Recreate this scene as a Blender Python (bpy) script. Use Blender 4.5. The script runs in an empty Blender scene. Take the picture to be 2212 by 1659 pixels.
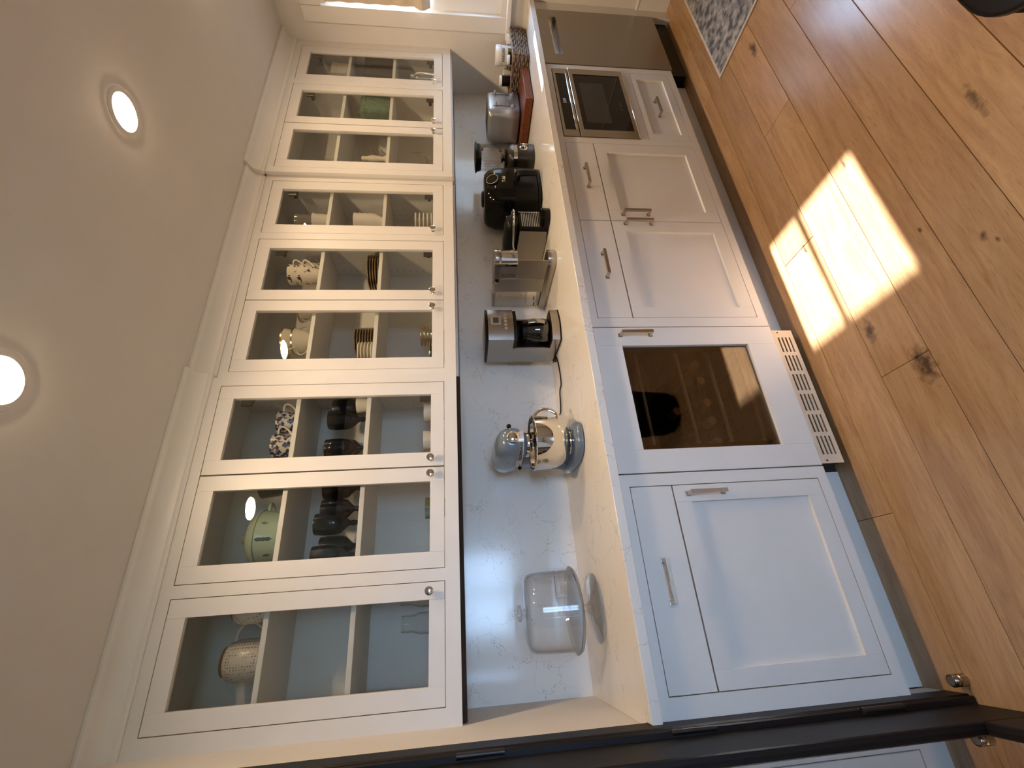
import bpy, bmesh, math, random
from mathutils import Vector, Matrix
random.seed(7)
PI = math.pi
S = bpy.context.scene
COL = S.collection

# ------------------------------------------------------------------ camera (photo is stored on its side: camera rolled a quarter turn)
yaw, pit, rol, FPX = 0.467750949, -0.114227331, -0.021858281, 992.160784
fw = Vector((math.sin(yaw)*math.cos(pit), math.cos(yaw)*math.cos(pit), math.sin(pit)))
r0 = Vector((math.cos(yaw), -math.sin(yaw), 0)); u0 = r0.cross(fw)
RT = math.cos(rol)*r0 + math.sin(rol)*u0
UP = -math.sin(rol)*r0 + math.cos(rol)*u0
cd = bpy.data.cameras.new('camera'); cam = bpy.data.objects.new('camera', cd); COL.objects.link(cam)
cd.sensor_fit = 'HORIZONTAL'; cd.sensor_width = 36.0; cd.lens = FPX/2212*36.0
cd.clip_start = 0.02
mx = Matrix((-UP, RT, -fw)).transposed().to_4x4()
mx.translation = Vector((0.140820366, -2.09083542, 1.39990154))
cam.matrix_world = mx
S.camera = cam

# ------------------------------------------------------------------ sky, sun, exposure
W = bpy.data.worlds.new('sky'); S.world = W; W.use_nodes = True
bg = W.node_tree.nodes['Background']
bg.inputs['Color'].default_value = (0.43, 0.66, 1.0, 1); bg.inputs['Strength'].default_value = 25.5
sd = bpy.data.lights.new('sun', 'SUN'); sd.energy = 62.0; sd.angle = 0.012; sd.color = (0.98, 0.98, 1.0)
sun = bpy.data.objects.new('sun', sd); COL.objects.link(sun)
sun.rotation_euler = Vector((-1.0, 0.0, -0.545)).to_track_quat('-Z', 'Y').to_euler()
vs = S.view_settings
vs.view_transform = 'Standard'; vs.look = 'None'; vs.gamma = 1.0; vs.use_curve_mapping = False
vs.exposure = 0.0
S.cycles.transparent_max_bounces = 24; S.cycles.use_light_tree = False
LAMP = 420.0                        # emission of the recessed lamps
WARM = (1.0, 0.715, 0.43)

# ------------------------------------------------------------------ materials
def lin(c):
    if isinstance(c, str):
        c = [int(c[i:i+2], 16)/255 for i in (0, 2, 4)]
        return tuple((x/12.92 if x <= 0.04045 else ((x+0.055)/1.055)**2.4) for x in c)
    return tuple(c)
def nodes(name):
    m = bpy.data.materials.new(name); m.use_nodes = True
    nt = m.node_tree; b = nt.nodes['Principled BSDF']
    return m, nt, b, nt.nodes['Material Output']
def N(nt, t, **kw):
    n = nt.nodes.new(t)
    for k, v in kw.items(): setattr(n, k, v)
    return n
def plain(name, col, rough=0.5, metal=0.0, spec=0.5, bump=0.0, bscale=60, var=0.0, vscale=8.0, coat=0.0):
    """solid colour with a little procedural variation and relief"""
    m, nt, b, o = nodes(name); c = lin(col)
    b.inputs['Base Color'].default_value = (*c, 1); b.inputs['Roughness'].default_value = rough
    b.inputs['Metallic'].default_value = metal; b.inputs['Specular IOR Level'].default_value = spec
    if coat: b.inputs['Coat Weight'].default_value = coat; b.inputs['Coat Roughness'].default_value = 0.05
    tc = N(nt, 'ShaderNodeTexCoord')
    if var or bump:
        nz = N(nt, 'ShaderNodeTexNoise'); nz.inputs['Scale'].default_value = vscale; nz.inputs['Detail'].default_value = 1
        nt.links.new(tc.outputs['Object'], nz.inputs['Vector'])
        if var:
            r = N(nt, 'ShaderNodeValToRGB')
            r.color_ramp.elements[0].position = 0.3; r.color_ramp.elements[1].position = 0.7
            r.color_ramp.elements[0].color = (*[x*(1-var) for x in c], 1); r.color_ramp.elements[1].color = (*[min(1, x*(1+var)) for x in c], 1)
            nt.links.new(nz.outputs['Fac'], r.inputs['Fac']); nt.links.new(r.outputs['Color'], b.inputs['Base Color'])
        if bump:
            n2 = N(nt, 'ShaderNodeTexNoise'); n2.inputs['Scale'].default_value = bscale
            nt.links.new(tc.outputs['Object'], n2.inputs['Vector'])
            bp = N(nt, 'ShaderNodeBump'); bp.inputs['Strength'].default_value = bump; bp.inputs['Distance'].default_value = 0.002
            nt.links.new(n2.outputs['Fac'], bp.inputs['Height']); nt.links.new(bp.outputs['Normal'], b.inputs['Normal'])
    return m
def brushed(name, col, rough=0.28, axis=(1, 60, 60)):
    m, nt, b, o = nodes(name); c = lin(col)
    b.inputs['Metallic'].default_value = 1.0
    tc = N(nt, 'ShaderNodeTexCoord'); mp = N(nt, 'ShaderNodeMapping'); mp.inputs['Scale'].default_value = axis
    nz = N(nt, 'ShaderNodeTexNoise'); nz.inputs['Scale'].default_value = 12; nz.inputs['Detail'].default_value = 4
    nt.links.new(tc.outputs['Object'], mp.inputs['Vector']); nt.links.new(mp.outputs['Vector'], nz.inputs['Vector'])
    r = N(nt, 'ShaderNodeMapRange'); r.inputs['To Min'].default_value = rough*0.85; r.inputs['To Max'].default_value = rough*1.2
    nt.links.new(nz.outputs['Fac'], r.inputs['Value']); nt.links.new(r.outputs['Result'], b.inputs['Roughness'])
    b.inputs['Base Color'].default_value = (*c, 1)
    return m
def clear_glass(name, tint=(1, 1, 1), edge=(0.8, 0.84, 0.83), r0=0.045, gloss=0.0, power=5.0):
    """clear sheet or thin-walled glass: straight-through light plus mirror reflection that grows towards grazing"""
    m, nt, b, o = nodes(name); nt.nodes.remove(b)
    lw = N(nt, 'ShaderNodeLayerWeight'); lw.inputs['Blend'].default_value = 0.5
    pw = N(nt, 'ShaderNodeMath', operation='POWER'); pw.inputs[1].default_value = power
    nt.links.new(lw.outputs['Facing'], pw.inputs[0])
    mr = N(nt, 'ShaderNodeMapRange'); mr.inputs['To Min'].default_value = r0; mr.inputs['To Max'].default_value = 1.0
    nt.links.new(pw.outputs[0], mr.inputs['Value'])
    p2 = N(nt, 'ShaderNodeMath', operation='POWER'); p2.inputs[1].default_value = 3.5
    nt.links.new(lw.outputs['Facing'], p2.inputs[0])
    mc = N(nt, 'ShaderNodeMix', data_type='RGBA'); mc.inputs['A'].default_value = (*tint, 1); mc.inputs['B'].default_value = (*edge, 1)
    nt.links.new(p2.outputs[0], mc.inputs['Factor'])
    tr = N(nt, 'ShaderNodeBsdfTransparent'); gl = N(nt, 'ShaderNodeBsdfGlossy'); gl.inputs['Roughness'].default_value = gloss
    nt.links.new(mc.outputs['Result'], tr.inputs['Color'])
    mix = N(nt, 'ShaderNodeMixShader')
    nt.links.new(mr.outputs['Result'], mix.inputs['Fac']); nt.links.new(tr.outputs[0], mix.inputs[1]); nt.links.new(gl.outputs[0], mix.inputs[2])
    nt.links.new(mix.outputs[0], o.inputs['Surface'])
    return m
def emit(name, col, s):
    m, nt, b, o = nodes(name); nt.nodes.remove(b)
    e = N(nt, 'ShaderNodeEmission'); e.inputs['Color'].default_value = (*col, 1); e.inputs['Strength'].default_value = s
    nt.links.new(e.outputs[0], o.inputs['Surface']); return m
def quartz(name):
    m, nt, b, o = nodes(name)
    tc = N(nt, 'ShaderNodeTexCoord')
    dn = N(nt, 'ShaderNodeTexNoise'); dn.inputs['Scale'].default_value = 5.0; dn.inputs['Detail'].default_value = 6; dn.inputs['Roughness'].default_value = 0.65
    nt.links.new(tc.outputs['Object'], dn.inputs['Vector'])
    ad = N(nt, 'ShaderNodeVectorMath', operation='MULTIPLY_ADD'); ad.inputs[1].default_value = (0.28, 0.28, 0.28)
    nt.links.new(dn.outputs['Color'], ad.inputs[0]); nt.links.new(tc.outputs['Object'], ad.inputs[2])
    vo = N(nt, 'ShaderNodeTexVoronoi', feature='DISTANCE_TO_EDGE'); vo.inputs['Scale'].default_value = 8.0
    nt.links.new(ad.outputs[0], vo.inputs['Vector'])
    ln = N(nt, 'ShaderNodeMapRange'); ln.inputs['From Min'].default_value = 0.0; ln.inputs['From Max'].default_value = 0.011
    ln.inputs['To Min'].default_value = 1.0; ln.inputs['To Max'].default_value = 0.0
    nt.links.new(vo.outputs['Distance'], ln.inputs['Value'])
    mk = N(nt, 'ShaderNodeTexNoise'); mk.inputs['Scale'].default_value = 7.0; mk.inputs['Detail'].default_value = 3
    nt.links.new(tc.outputs['Object'], mk.inputs['Vector'])
    mr = N(nt, 'ShaderNodeMapRange'); mr.inputs['From Min'].default_value = 0.44; mr.inputs['From Max'].default_value = 0.62
    nt.links.new(mk.outputs['Fac'], mr.inputs['Value'])
    mu = N(nt, 'ShaderNodeMath', operation='MULTIPLY'); nt.links.new(ln.outputs[0], mu.inputs[0]); nt.links.new(mr.outputs[0], mu.inputs[1])
    m2 = N(nt, 'ShaderNodeMath', operation='MULTIPLY'); m2.inputs[1].default_value = 0.75; nt.links.new(mu.outputs[0], m2.inputs[0])
    cl = N(nt, 'ShaderNodeTexNoise'); cl.inputs['Scale'].default_value = 3.0; cl.inputs['Detail'].default_value = 4
    nt.links.new(tc.outputs['Object'], cl.inputs['Vector'])
    base = N(nt, 'ShaderNodeMix', data_type='RGBA'); base.inputs['A'].default_value = (0.72, 0.70, 0.67, 1); base.inputs['B'].default_value = (0.79, 0.77, 0.735, 1)
    nt.links.new(cl.outputs['Fac'], base.inputs['Factor'])
    fin = N(nt, 'ShaderNodeMix', data_type='RGBA'); fin.inputs['B'].default_value = (0.17, 0.14, 0.115, 1)
    nt.links.new(m2.outputs[0], fin.inputs['Factor']); nt.links.new(base.outputs['Result'], fin.inputs['A'])
    nt.links.new(fin.outputs['Result'], b.inputs['Base Color'])
    b.inputs['Roughness'].default_value = 0.13
    return m
KNOTS = [(0.730, -1.000, 0.085, 0.042), (0.917, -0.891, 0.055, 0.026), (0.955, -1.297, 0.022, 0.013), (0.925, -1.318, 0.014, 0.008),
         (1.288, -1.454, 0.075, 0.018), (1.514, -1.085, 0.035, 0.012), (2.417, -0.999, 0.07, 0.025), (1.094, -1.179, 0.014, 0.007), (1.375, -0.80, 0.04, 0.012)]
def oak(name):
    m, nt, b, o = nodes(name)
    ge = N(nt, 'ShaderNodeNewGeometry'); oi = N(nt, 'ShaderNodeObjectInfo')
    mp = N(nt, 'ShaderNodeMapping'); mp.inputs['Scale'].default_value = (1.0, 9, 1)
    sh = N(nt, 'ShaderNodeVectorMath', operation='MULTIPLY_ADD'); sh.inputs[1].default_value = (37.0, 11.0, 5.0)
    nt.links.new(oi.outputs['Random'], sh.inputs[0]); nt.links.new(ge.outputs['Position'], sh.inputs[2])
    nt.links.new(sh.outputs[0], mp.inputs['Vector'])
    g1 = N(nt, 'ShaderNodeTexNoise'); g1.inputs['Scale'].default_value = 3.0; g1.inputs['Detail'].default_value = 10; g1.inputs['Roughness'].default_value = 0.62; g1.inputs['Distortion'].default_value = 1.2
    nt.links.new(mp.outputs[0], g1.inputs['Vector'])
    r1 = N(nt, 'ShaderNodeValToRGB'); e = r1.color_ramp.elements
    e[0].position = 0.25; e[0].color = (*lin('967150'), 1); e[1].position = 0.75; e[1].color = (*lin('ba976e'), 1)
    nt.links.new(g1.outputs['Fac'], r1.inputs['Fac'])
    mp2 = N(nt, 'ShaderNodeMapping'); mp2.inputs['Scale'].default_value = (9, 160, 1); nt.links.new(sh.outputs[0], mp2.inputs['Vector'])
    g2 = N(nt, 'ShaderNodeTexNoise'); g2.inputs['Scale'].default_value = 3.0; g2.inputs['Detail'].default_value = 3
    nt.links.new(mp2.outputs[0], g2.inputs['Vector'])
    pr = N(nt, 'ShaderNodeMapRange'); pr.inputs['From Min'].default_value = 0.56; pr.inputs['From Max'].default_value = 0.72; pr.inputs['To Max'].default_value = 0.40
    nt.links.new(g2.outputs['Fac'], pr.inputs['Value'])
    dk = N(nt, 'ShaderNodeMix', data_type='RGBA'); dk.inputs['B'].default_value = (*lin('6a4526'), 1)
    nt.links.new(pr.outputs[0], dk.inputs['Factor']); nt.links.new(r1.outputs['Color'], dk.inputs['A'])
    hv = N(nt, 'ShaderNodeHueSaturation'); vr = N(nt, 'ShaderNodeMapRange'); vr.inputs['To Min'].default_value = 0.84; vr.inputs['To Max'].default_value = 1.12
    nt.links.new(oi.outputs['Random'], vr.inputs['Value']); nt.links.new(vr.outputs[0], hv.inputs['Value']); nt.links.new(dk.outputs['Result'], hv.inputs['Color'])
    cur = hv.outputs['Color']
    wn = N(nt, 'ShaderNodeTexNoise'); wn.inputs['Scale'].default_value = 45; wn.inputs['Detail'].default_value = 4
    nt.links.new(ge.outputs['Position'], wn.inputs['Vector'])
    for (kx, ky, ra, rb) in KNOTS:
        su = N(nt, 'ShaderNodeVectorMath', operation='SUBTRACT'); su.inputs[1].default_value = (kx, ky, 0)
        nt.links.new(ge.outputs['Position'], su.inputs[0])
        sc = N(nt, 'ShaderNodeVectorMath', operation='MULTIPLY'); sc.inputs[1].default_value = (1/ra, 1/rb, 0); nt.links.new(su.outputs[0], sc.inputs[0])
        le = N(nt, 'ShaderNodeVectorMath', operation='LENGTH'); nt.links.new(sc.outputs[0], le.inputs[0])
        ad = N(nt, 'ShaderNodeMath', operation='MULTIPLY_ADD'); ad.inputs[1].default_value = 1.6; nt.links.new(wn.outputs['Fac'], ad.inputs[0]); nt.links.new(le.outputs['Value'], ad.inputs[2])
        f = N(nt, 'ShaderNodeMapRange'); f.inputs['From Min'].default_value = 0.95; f.inputs['From Max'].default_value = 1.7; f.inputs['To Min'].default_value = 0.85; f.inputs['To Max'].default_value = 0.0
        nt.links.new(ad.outputs[0], f.inputs['Value'])
        mi = N(nt, 'ShaderNodeMix', data_type='RGBA'); mi.inputs['B'].default_value = (*lin('33251b'), 1)
        nt.links.new(f.outputs[0], mi.inputs['Factor']); nt.links.new(cur, mi.inputs['A']); cur = mi.outputs['Result']
    nt.links.new(cur, b.inputs['Base Color'])
    b.inputs['Roughness'].default_value = 0.22; b.inputs['Specular IOR Level'].default_value = 0.65
    bp = N(nt, 'ShaderNodeBump'); bp.inputs['Strength'].default_value = 0.15; bp.inputs['Distance'].default_value = 0.001
    nt.links.new(g2.outputs['Fac'], bp.inputs['Height']); nt.links.new(bp.outputs['Normal'], b.inputs['Normal'])
    return m
def wood(name, c0, c1, rough=0.45, sc=(2, 30, 30)):
    m, nt, b, o = nodes(name)
    tc = N(nt, 'ShaderNodeTexCoord'); mp = N(nt, 'ShaderNodeMapping'); mp.inputs['Scale'].default_value = sc
    g = N(nt, 'ShaderNodeTexNoise'); g.inputs['Scale'].default_value = 4; g.inputs['Detail'].default_value = 6; g.inputs['Distortion'].default_value = 0.5
    nt.links.new(tc.outputs['Object'], mp.inputs['Vector']); nt.links.new(mp.outputs[0], g.inputs['Vector'])
    r = N(nt, 'ShaderNodeValToRGB'); r.color_ramp.elements[0].position = 0.3; r.color_ramp.elements[1].position = 0.7
    r.color_ramp.elements[0].color = (*lin(c0), 1); r.color_ramp.elements[1].color = (*lin(c1), 1)
    nt.links.new(g.outputs['Fac'], r.inputs['Fac']); nt.links.new(r.outputs['Color'], b.inputs['Base Color'])
    b.inputs['Roughness'].default_value = rough; b.inputs['Specular IOR Level'].default_value = 0.3
    return m
def speckle(name, c0, c1, scale=60, lo=0.45, hi=0.55, rough=0.25, kind='noise'):
    """two-colour printed or woven pattern"""
    m, nt, b, o = nodes(name)
    tc = N(nt, 'ShaderNodeTexCoord')
    if kind == 'noise':
        t = N(nt, 'ShaderNodeTexNoise'); t.inputs['Detail'].default_value = 4; out = 'Fac'
    else:
        t = N(nt, 'ShaderNodeTexVoronoi'); t.inputs['Randomness'].default_value = 0.25; out = 'Distance'
    t.inputs['Scale'].default_value = scale
    nt.links.new(tc.outputs['Object'], t.inputs['Vector'])
    mr = N(nt, 'ShaderNodeMapRange'); mr.inputs['From Min'].default_value = lo; mr.inputs['From Max'].default_value = hi
    nt.links.new(t.outputs[out], mr.inputs['Value'])
    mi = N(nt, 'ShaderNodeMix', data_type='RGBA'); mi.inputs['A'].default_value = (*lin(c0), 1); mi.inputs['B'].default_value = (*lin(c1), 1)
    nt.links.new(mr.outputs[0], mi.inputs['Factor']); nt.links.new(mi.outputs['Result'], b.inputs['Base Color'])
    b.inputs['Roughness'].default_value = rough
    return m

M = {}
M['paint'] = plain('cabinet_paint', (0.70, 0.685, 0.66), 0.42, var=0.015)
M['greige'] = plain('low_bounce_paint', (0.42, 0.39, 0.36), 0.45, var=0.02)  # white cabinets opposite, darkened to cut their bounce light
M['wall'] = plain('wall_paint', (0.68, 0.65, 0.61), 0.65, var=0.015)
M['ceil'] = plain('ceiling_paint', (0.66, 0.63, 0.60), 0.75, var=0.01)
M['trim'] = plain('trim_paint', (0.72, 0.70, 0.67), 0.4, var=0.01)
M['sash'] = plain('sash_paint', (0.78, 0.79, 0.80), 0.4, var=0.01)
M['gap'] = plain('painted_gap_shade', (0.02, 0.018, 0.016), 0.8, var=0.1)  # near-black colour painted in for the shade of gaps, slots and recesses
M['quartz'] = quartz('quartz')
M['oak'] = oak('oak_planks')
M['subfloor'] = plain('subfloor', '3a281a', 0.8, var=0.1)
M['dark_wood'] = wood('dark_stained_wood', '080505', '120b09', 0.5, (30, 30, 2))
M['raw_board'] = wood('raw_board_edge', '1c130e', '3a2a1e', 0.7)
M['mirror'] = brushed('mirror', (0.50, 0.49, 0.50), 0.015)
M['pane'] = clear_glass('cabinet_glass', (0.955, 0.96, 0.945), (0.8, 0.83, 0.81), 0.045)
M['window_glass'] = clear_glass('window_glass', (0.97, 0.98, 0.98), (0.85, 0.9, 0.9), 0.04)
M['crystal'] = clear_glass('clear_crystal', (0.992, 0.994, 0.994), (0.80, 0.82, 0.83), 0.028, 0.0, 4.0)
M['crystal_thick'] = clear_glass('thick_crystal', (0.96, 0.965, 0.97), (0.42, 0.44, 0.46), 0.07, 0.0, 2.5)
M['jar_glass'] = clear_glass('jar_glass', (0.95, 0.95, 0.95), (0.5, 0.5, 0.52), 0.05, 0.0, 4.0)
M['green_glass'] = plain('green_pressed_glass', (0.085, 0.165, 0.11), 0.1, var=0.25, vscale=40, bump=0.4, bscale=90)
M['navy_glass'] = plain('dark_blue_glass', (0.003, 0.0045, 0.008), 0.05, spec=0.28, bump=0.6, bscale=120)
M['nickel'] = brushed('satin_nickel', (0.52, 0.48, 0.43), 0.24)
M['dark_metal'] = plain('dark_hinge_metal', (0.10, 0.09, 0.08), 0.4, metal=1.0, var=0.1)
M['black_metal'] = plain('black_metal', (0.012, 0.011, 0.011), 0.4, var=0.1)
M['steel'] = brushed('brushed_steel', (0.42, 0.39, 0.35), 0.22)
M['band'] = plain('satin_band', (0.62, 0.60, 0.57), 0.38, metal=0.5, var=0.03)
M['steel_v'] = brushed('brushed_steel_upright', (0.38, 0.35, 0.315), 0.22, (60, 60, 1))
M['steel_flat'] = brushed('dishwasher_steel', (0.36, 0.33, 0.30), 0.30)
M['chrome'] = brushed('polished_chrome', (0.72, 0.71, 0.69), 0.04)
M['silver_plastic'] = plain('silver_plastic', (0.36, 0.36, 0.37), 0.32, metal=0.7, var=0.03)
M['grey_metal'] = brushed('grey_side_metal', (0.42, 0.385, 0.34), 0.42)
M['black_gloss'] = plain('black_gloss_plastic', (0.003, 0.003, 0.003), 0.10, spec=0.22, var=0.1)
M['black_satin'] = plain('black_satin_plastic', (0.004, 0.004, 0.004), 0.38, spec=0.2, var=0.1)
M['black_glass'] = plain('black_oven_glass', (0.004, 0.0035, 0.0035), 0.04, spec=0.3, var=0.1)
M['fridge_glass'] = clear_glass('smoked_glass', (0.68, 0.63, 0.58), (0.2, 0.2, 0.2), 0.13, 0.0)
M['fridge_dark'] = plain('fridge_interior', (0.010, 0.008, 0.007), 0.5, var=0.1)
M['shelf_wire'] = plain('fridge_shelf_edge', (0.40, 0.32, 0.22), 0.4, var=0.1)
M['cap_gold'] = plain('bottle_cap', (0.34, 0.22, 0.13), 0.35, metal=0.4, var=0.2)
M['blue'] = plain('mixer_blue_enamel', (0.120, 0.160, 0.210), 0.22, var=0.02, coat=0.6)
M['charcoal'] = plain('charcoal_enamel', (0.020, 0.018, 0.016), 0.35, spec=0.3, var=0.05, coat=0.3)
M['ink'] = plain('ink_black', (0.015, 0.014, 0.013), 0.5, var=0.05)
M['ink_white'] = plain('ink_white', (0.55, 0.52, 0.48), 0.5, var=0.05)
M['ink_dim'] = plain('ink_dim_grey', (0.10, 0.09, 0.085), 0.5, var=0.05)
M['lcd'] = plain('lcd_screen', (0.03, 0.035, 0.03), 0.3, var=0.1)
M['lcd_text'] = emit('lcd_digits', (0.75, 0.8, 0.85), 0.35)
M['vent'] = plain('brass_vent_paint', (0.72, 0.58, 0.42), 0.45, var=0.04)
M['board'] = wood('cutting_board_wood', '4a1f0f', '7c4526', 0.45, (3, 25, 25))
M['wicker'] = wood('wicker_strand', '4b392d', '8f7d6d', 0.7, (20, 20, 20))
M['wicker_dark'] = wood('wicker_rod', '33241a', '5d4534', 0.7, (20, 20, 20))
M['porcelain'] = plain('white_porcelain', (0.70, 0.66, 0.60), 0.18, var=0.02)
M['cream'] = plain('cream_porcelain', (0.66, 0.60, 0.46), 0.2, var=0.03)
M['gold'] = plain('gold_rim', (0.62, 0.42, 0.18), 0.22, metal=1.0, var=0.05)
M['dark_plate'] = plain('gold_brown_plate', (0.075, 0.045, 0.022), 0.2, metal=0.4, var=0.1)
M['sage'] = plain('sage_enamel', (0.33, 0.42, 0.33), 0.2, var=0.03)
M['leaf'] = plain('dark_green_print', (0.05, 0.085, 0.06), 0.3, var=0.1)
M['slate_bowl'] = plain('slate_bowl_glaze', (0.045, 0.045, 0.045), 0.3, var=0.15)
M['toile'] = speckle('blue_toile_print', '222850', 'cfc9c0', 60, 0.46, 0.54)
M['floral'] = speckle('floral_print', '2a2220', 'd8cdbd', 50, 0.36, 0.42)
M['dot_print'] = speckle('dotted_print', '8b8276', 'cfc7b8', 110, 0.25, 0.4, 0.3, 'voronoi')
M['copper_lid'] = plain('copper_lid', (0.30, 0.13, 0.06), 0.35, metal=0.6, var=0.1)
M['brown_box'] = plain('dark_brown_card', (0.035, 0.026, 0.024), 0.7, var=0.1)
M['white_card'] = plain('white_card', (0.58, 0.55, 0.50), 0.7, var=0.04)
M['white_plastic'] = plain('white_plastic', (0.74, 0.72, 0.69), 0.35, var=0.02)
M['navy_plastic'] = plain('navy_label', (0.01, 0.014, 0.07), 0.4, var=0.1)
M['olive_print'] = speckle('olive_photo_print', '1d1c10', '8a7a34', 45, 0.4, 0.62, 0.4)
M['rug'] = speckle('rug_pile', '4a4d57', 'a5a3a2', 26, 0.38, 0.66, 0.95)
M['rug_edge'] = plain('rug_binding', (0.50, 0.45, 0.40), 0.9, var=0.08, vscale=40, bump=0.5, bscale=200)
M['shade'] = plain('roman_shade_fabric', (0.62, 0.52, 0.42), 0.9, var=0.04, vscale=30, bump=0.3, bscale=300)
M['leather'] = plain('black_seat_leather', (0.002, 0.002, 0.002), 0.7, spec=0.05, var=0.1, bump=0.2, bscale=120)
M['lawn'] = speckle('lawn', '2d3a1c', '56663a', 3, 0.35, 0.65, 0.95)
M['sky_block'] = plain('sky_block_pale', (0.45, 0.43, 0.40), 0.8, var=0.05, vscale=2)  # for the unseen wall added to block low sky
M['lens'] = emit('lamp_lens', WARM, LAMP)

# ------------------------------------------------------------------ geometry helpers
class B:
    """collects shapes into one mesh"""
    def __init__(s): s.bm = bmesh.new()
    def box(s, x0, x1, y0, y1, z0, z1, bev=0.0, seg=1):
        t = bmesh.new(); bmesh.ops.create_cube(t, size=1.0)
        for v in t.verts:
            v.co = Vector((x0+(v.co.x+.5)*(x1-x0), y0+(v.co.y+.5)*(y1-y0), z0+(v.co.z+.5)*(z1-z0)))
        if bev > 0: bmesh.ops.bevel(t, geom=list(t.edges), offset=bev, segments=seg, profile=0.5, affect='EDGES')
        s.merge(t); return s
    def merge(s, t, mat=None):
        if mat is not None: bmesh.ops.transform(t, matrix=mat, verts=list(t.verts))
        me = bpy.data.meshes.new('tmp'); t.to_mesh(me); t.free(); s.bm.from_mesh(me); bpy.data.meshes.remove(me); return s
    def lathe(s, prof, c=(0, 0, 0), seg=32, sx=1.0, sy=1.0, mat=None):
        t = bmesh.new(); rings = []
        for (r, z) in prof:
            if r < 1e-6: rings.append([t.verts.new((0, 0, z))])
            else: rings.append([t.verts.new((r*math.cos(2*PI*k/seg)*sx, r*math.sin(2*PI*k/seg)*sy, z)) for k in range(seg)])
        for a, b in zip(rings, rings[1:]):
            for k in range(seg):
                k2 = (k+1) % seg
                if len(a) == 1 and len(b) == 1: continue
                if len(a) == 1: t.faces.new((a[0], b[k2], b[k]))
                elif len(b) == 1: t.faces.new((a[k], a[k2], b[0]))
                else: t.faces.new((a[k], a[k2], b[k2], b[k]))
        bmesh.ops.recalc_face_normals(t, faces=list(t.faces))
        m4 = Matrix.Translation(Vector(c))
        if mat is not None: m4 = m4 @ mat
        return s.merge(t, m4)
    def tube(s, pts, r, seg=8, closed=False, flat=1.0):
        pts = [Vector(p) for p in pts]; t = bmesh.new(); n = len(pts); rings = []
        rr = r if isinstance(r, (list, tuple)) else [r]*n
        ref = None
        for i, p in enumerate(pts):
            a = pts[(i-1) % n] if (closed or i > 0) else p
            b = pts[(i+1) % n] if (closed or i < n-1) else p
            d = (b-a).normalized()
            if ref is None:
                ref = Vector((0, 0, 1)) if abs(d.z) < 0.9 else Vector((1, 0, 0))
            e1 = (ref - d*ref.dot(d)).normalized(); e2 = d.cross(e1); ref = e1
            rings.append([t.verts.new(p + e1*rr[i]*math.cos(2*PI*k/seg) + e2*rr[i]*flat*math.sin(2*PI*k/seg)) for k in range(seg)])
        rng = range(n) if closed else range(n-1)
        for i in rng:
            A, Bq = rings[i], rings[(i+1) % n]
            for k in range(seg):
                k2 = (k+1) % seg; t.faces.new((A[k], A[k2], Bq[k2], Bq[k]))
        if not closed:
            t.faces.new(rings[0][::-1]); t.faces.new(rings[-1])
        bmesh.ops.recalc_face_normals(t, faces=list(t.faces))
        return s.merge(t)
    def prism(s, poly, z0, z1, bev=0.0, seg=2, mat=None):
        """poly in XY, extruded in Z"""
        t = bmesh.new(); vs_ = [t.verts.new((x, y, z0)) for x, y in poly]
        f = t.faces.new(vs_); r = bmesh.ops.extrude_face_region(t, geom=[f])
        for v in r['geom']:
            if isinstance(v, bmesh.types.BMVert): v.co.z = z1
        bmesh.ops.recalc_face_normals(t, faces=list(t.faces))
        if bev > 0:
            ed = [e for e in t.edges if abs(e.verts[0].co.z-e.verts[1].co.z) < 1e-6]
            bmesh.ops.bevel(t, geom=ed, offset=bev, segments=seg, profile=0.5, affect='EDGES')
        return s.merge(t, mat)
    def loft(s, rings, cap=True, mat=None):
        t = bmesh.new(); R_ = [[t.verts.new(p) for p in r] for r in rings]; n = len(rings[0])
        for a, b in zip(R_, R_[1:]):
            for k in range(n):
                k2 = (k+1) % n; t.faces.new((a[k], a[k2], b[k2], b[k]))
        if cap: t.faces.new(R_[0][::-1]); t.faces.new(R_[-1])
        bmesh.ops.recalc_face_normals(t, faces=list(t.faces))
        return s.merge(t, mat)
    def sphere(s, c, r, sc=(1, 1, 1), seg=20):
        t = bmesh.new(); bmesh.ops.create_uvsphere(t, u_segments=seg, v_segments=seg//2, radius=r)
        return s.merge(t, Matrix.Translation(Vector(c)) @ Matrix.Diagonal((*sc, 1)))
    def build(s, name, mat, parent=None, world=False, smooth=None):
        me = bpy.data.meshes.new(name)
        if world and parent is not None:
            L = parent.location.copy(); p = parent.parent
            while p is not None: L = L + p.location; p = p.parent
            bmesh.ops.translate(s.bm, vec=-L, verts=list(s.bm.verts))
        if smooth is not None:
            ca = math.radians(smooth)
            for f in s.bm.faces: f.smooth = True
            for e in s.bm.edges:
                if len(e.link_faces) == 2 and e.calc_face_angle(0) > ca: e.smooth = False
        s.bm.to_mesh(me); s.bm.free()
        me.materials.append(M[mat] if isinstance(mat, str) else mat)
        o = bpy.data.objects.new(name, me); COL.objects.link(o)
        if parent is not None: o.parent = parent
        return o
def rot(ax, deg): return Matrix.Rotation(math.radians(deg), 4, ax)
def rrect(cx, cy, w, d, r, n=6):
    """rounded rectangle outline"""
    pts = []
    for (sx, sy, a0) in ((1, 1, 0), (-1, 1, 90), (-1, -1, 180), (1, -1, 270)):
        for k in range(n+1):
            a = math.radians(a0+90*k/n)
            pts.append((cx+sx*(w/2-r)+r*math.cos(a), cy+sy*(d/2-r)+r*math.sin(a)))
    return pts
def tag(o, label, cat, group=None, kind=None):
    if label: o['label'] = label
    if cat: o['category'] = cat
    if group: o['group'] = group
    if kind: o['kind'] = kind
    return o
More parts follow.
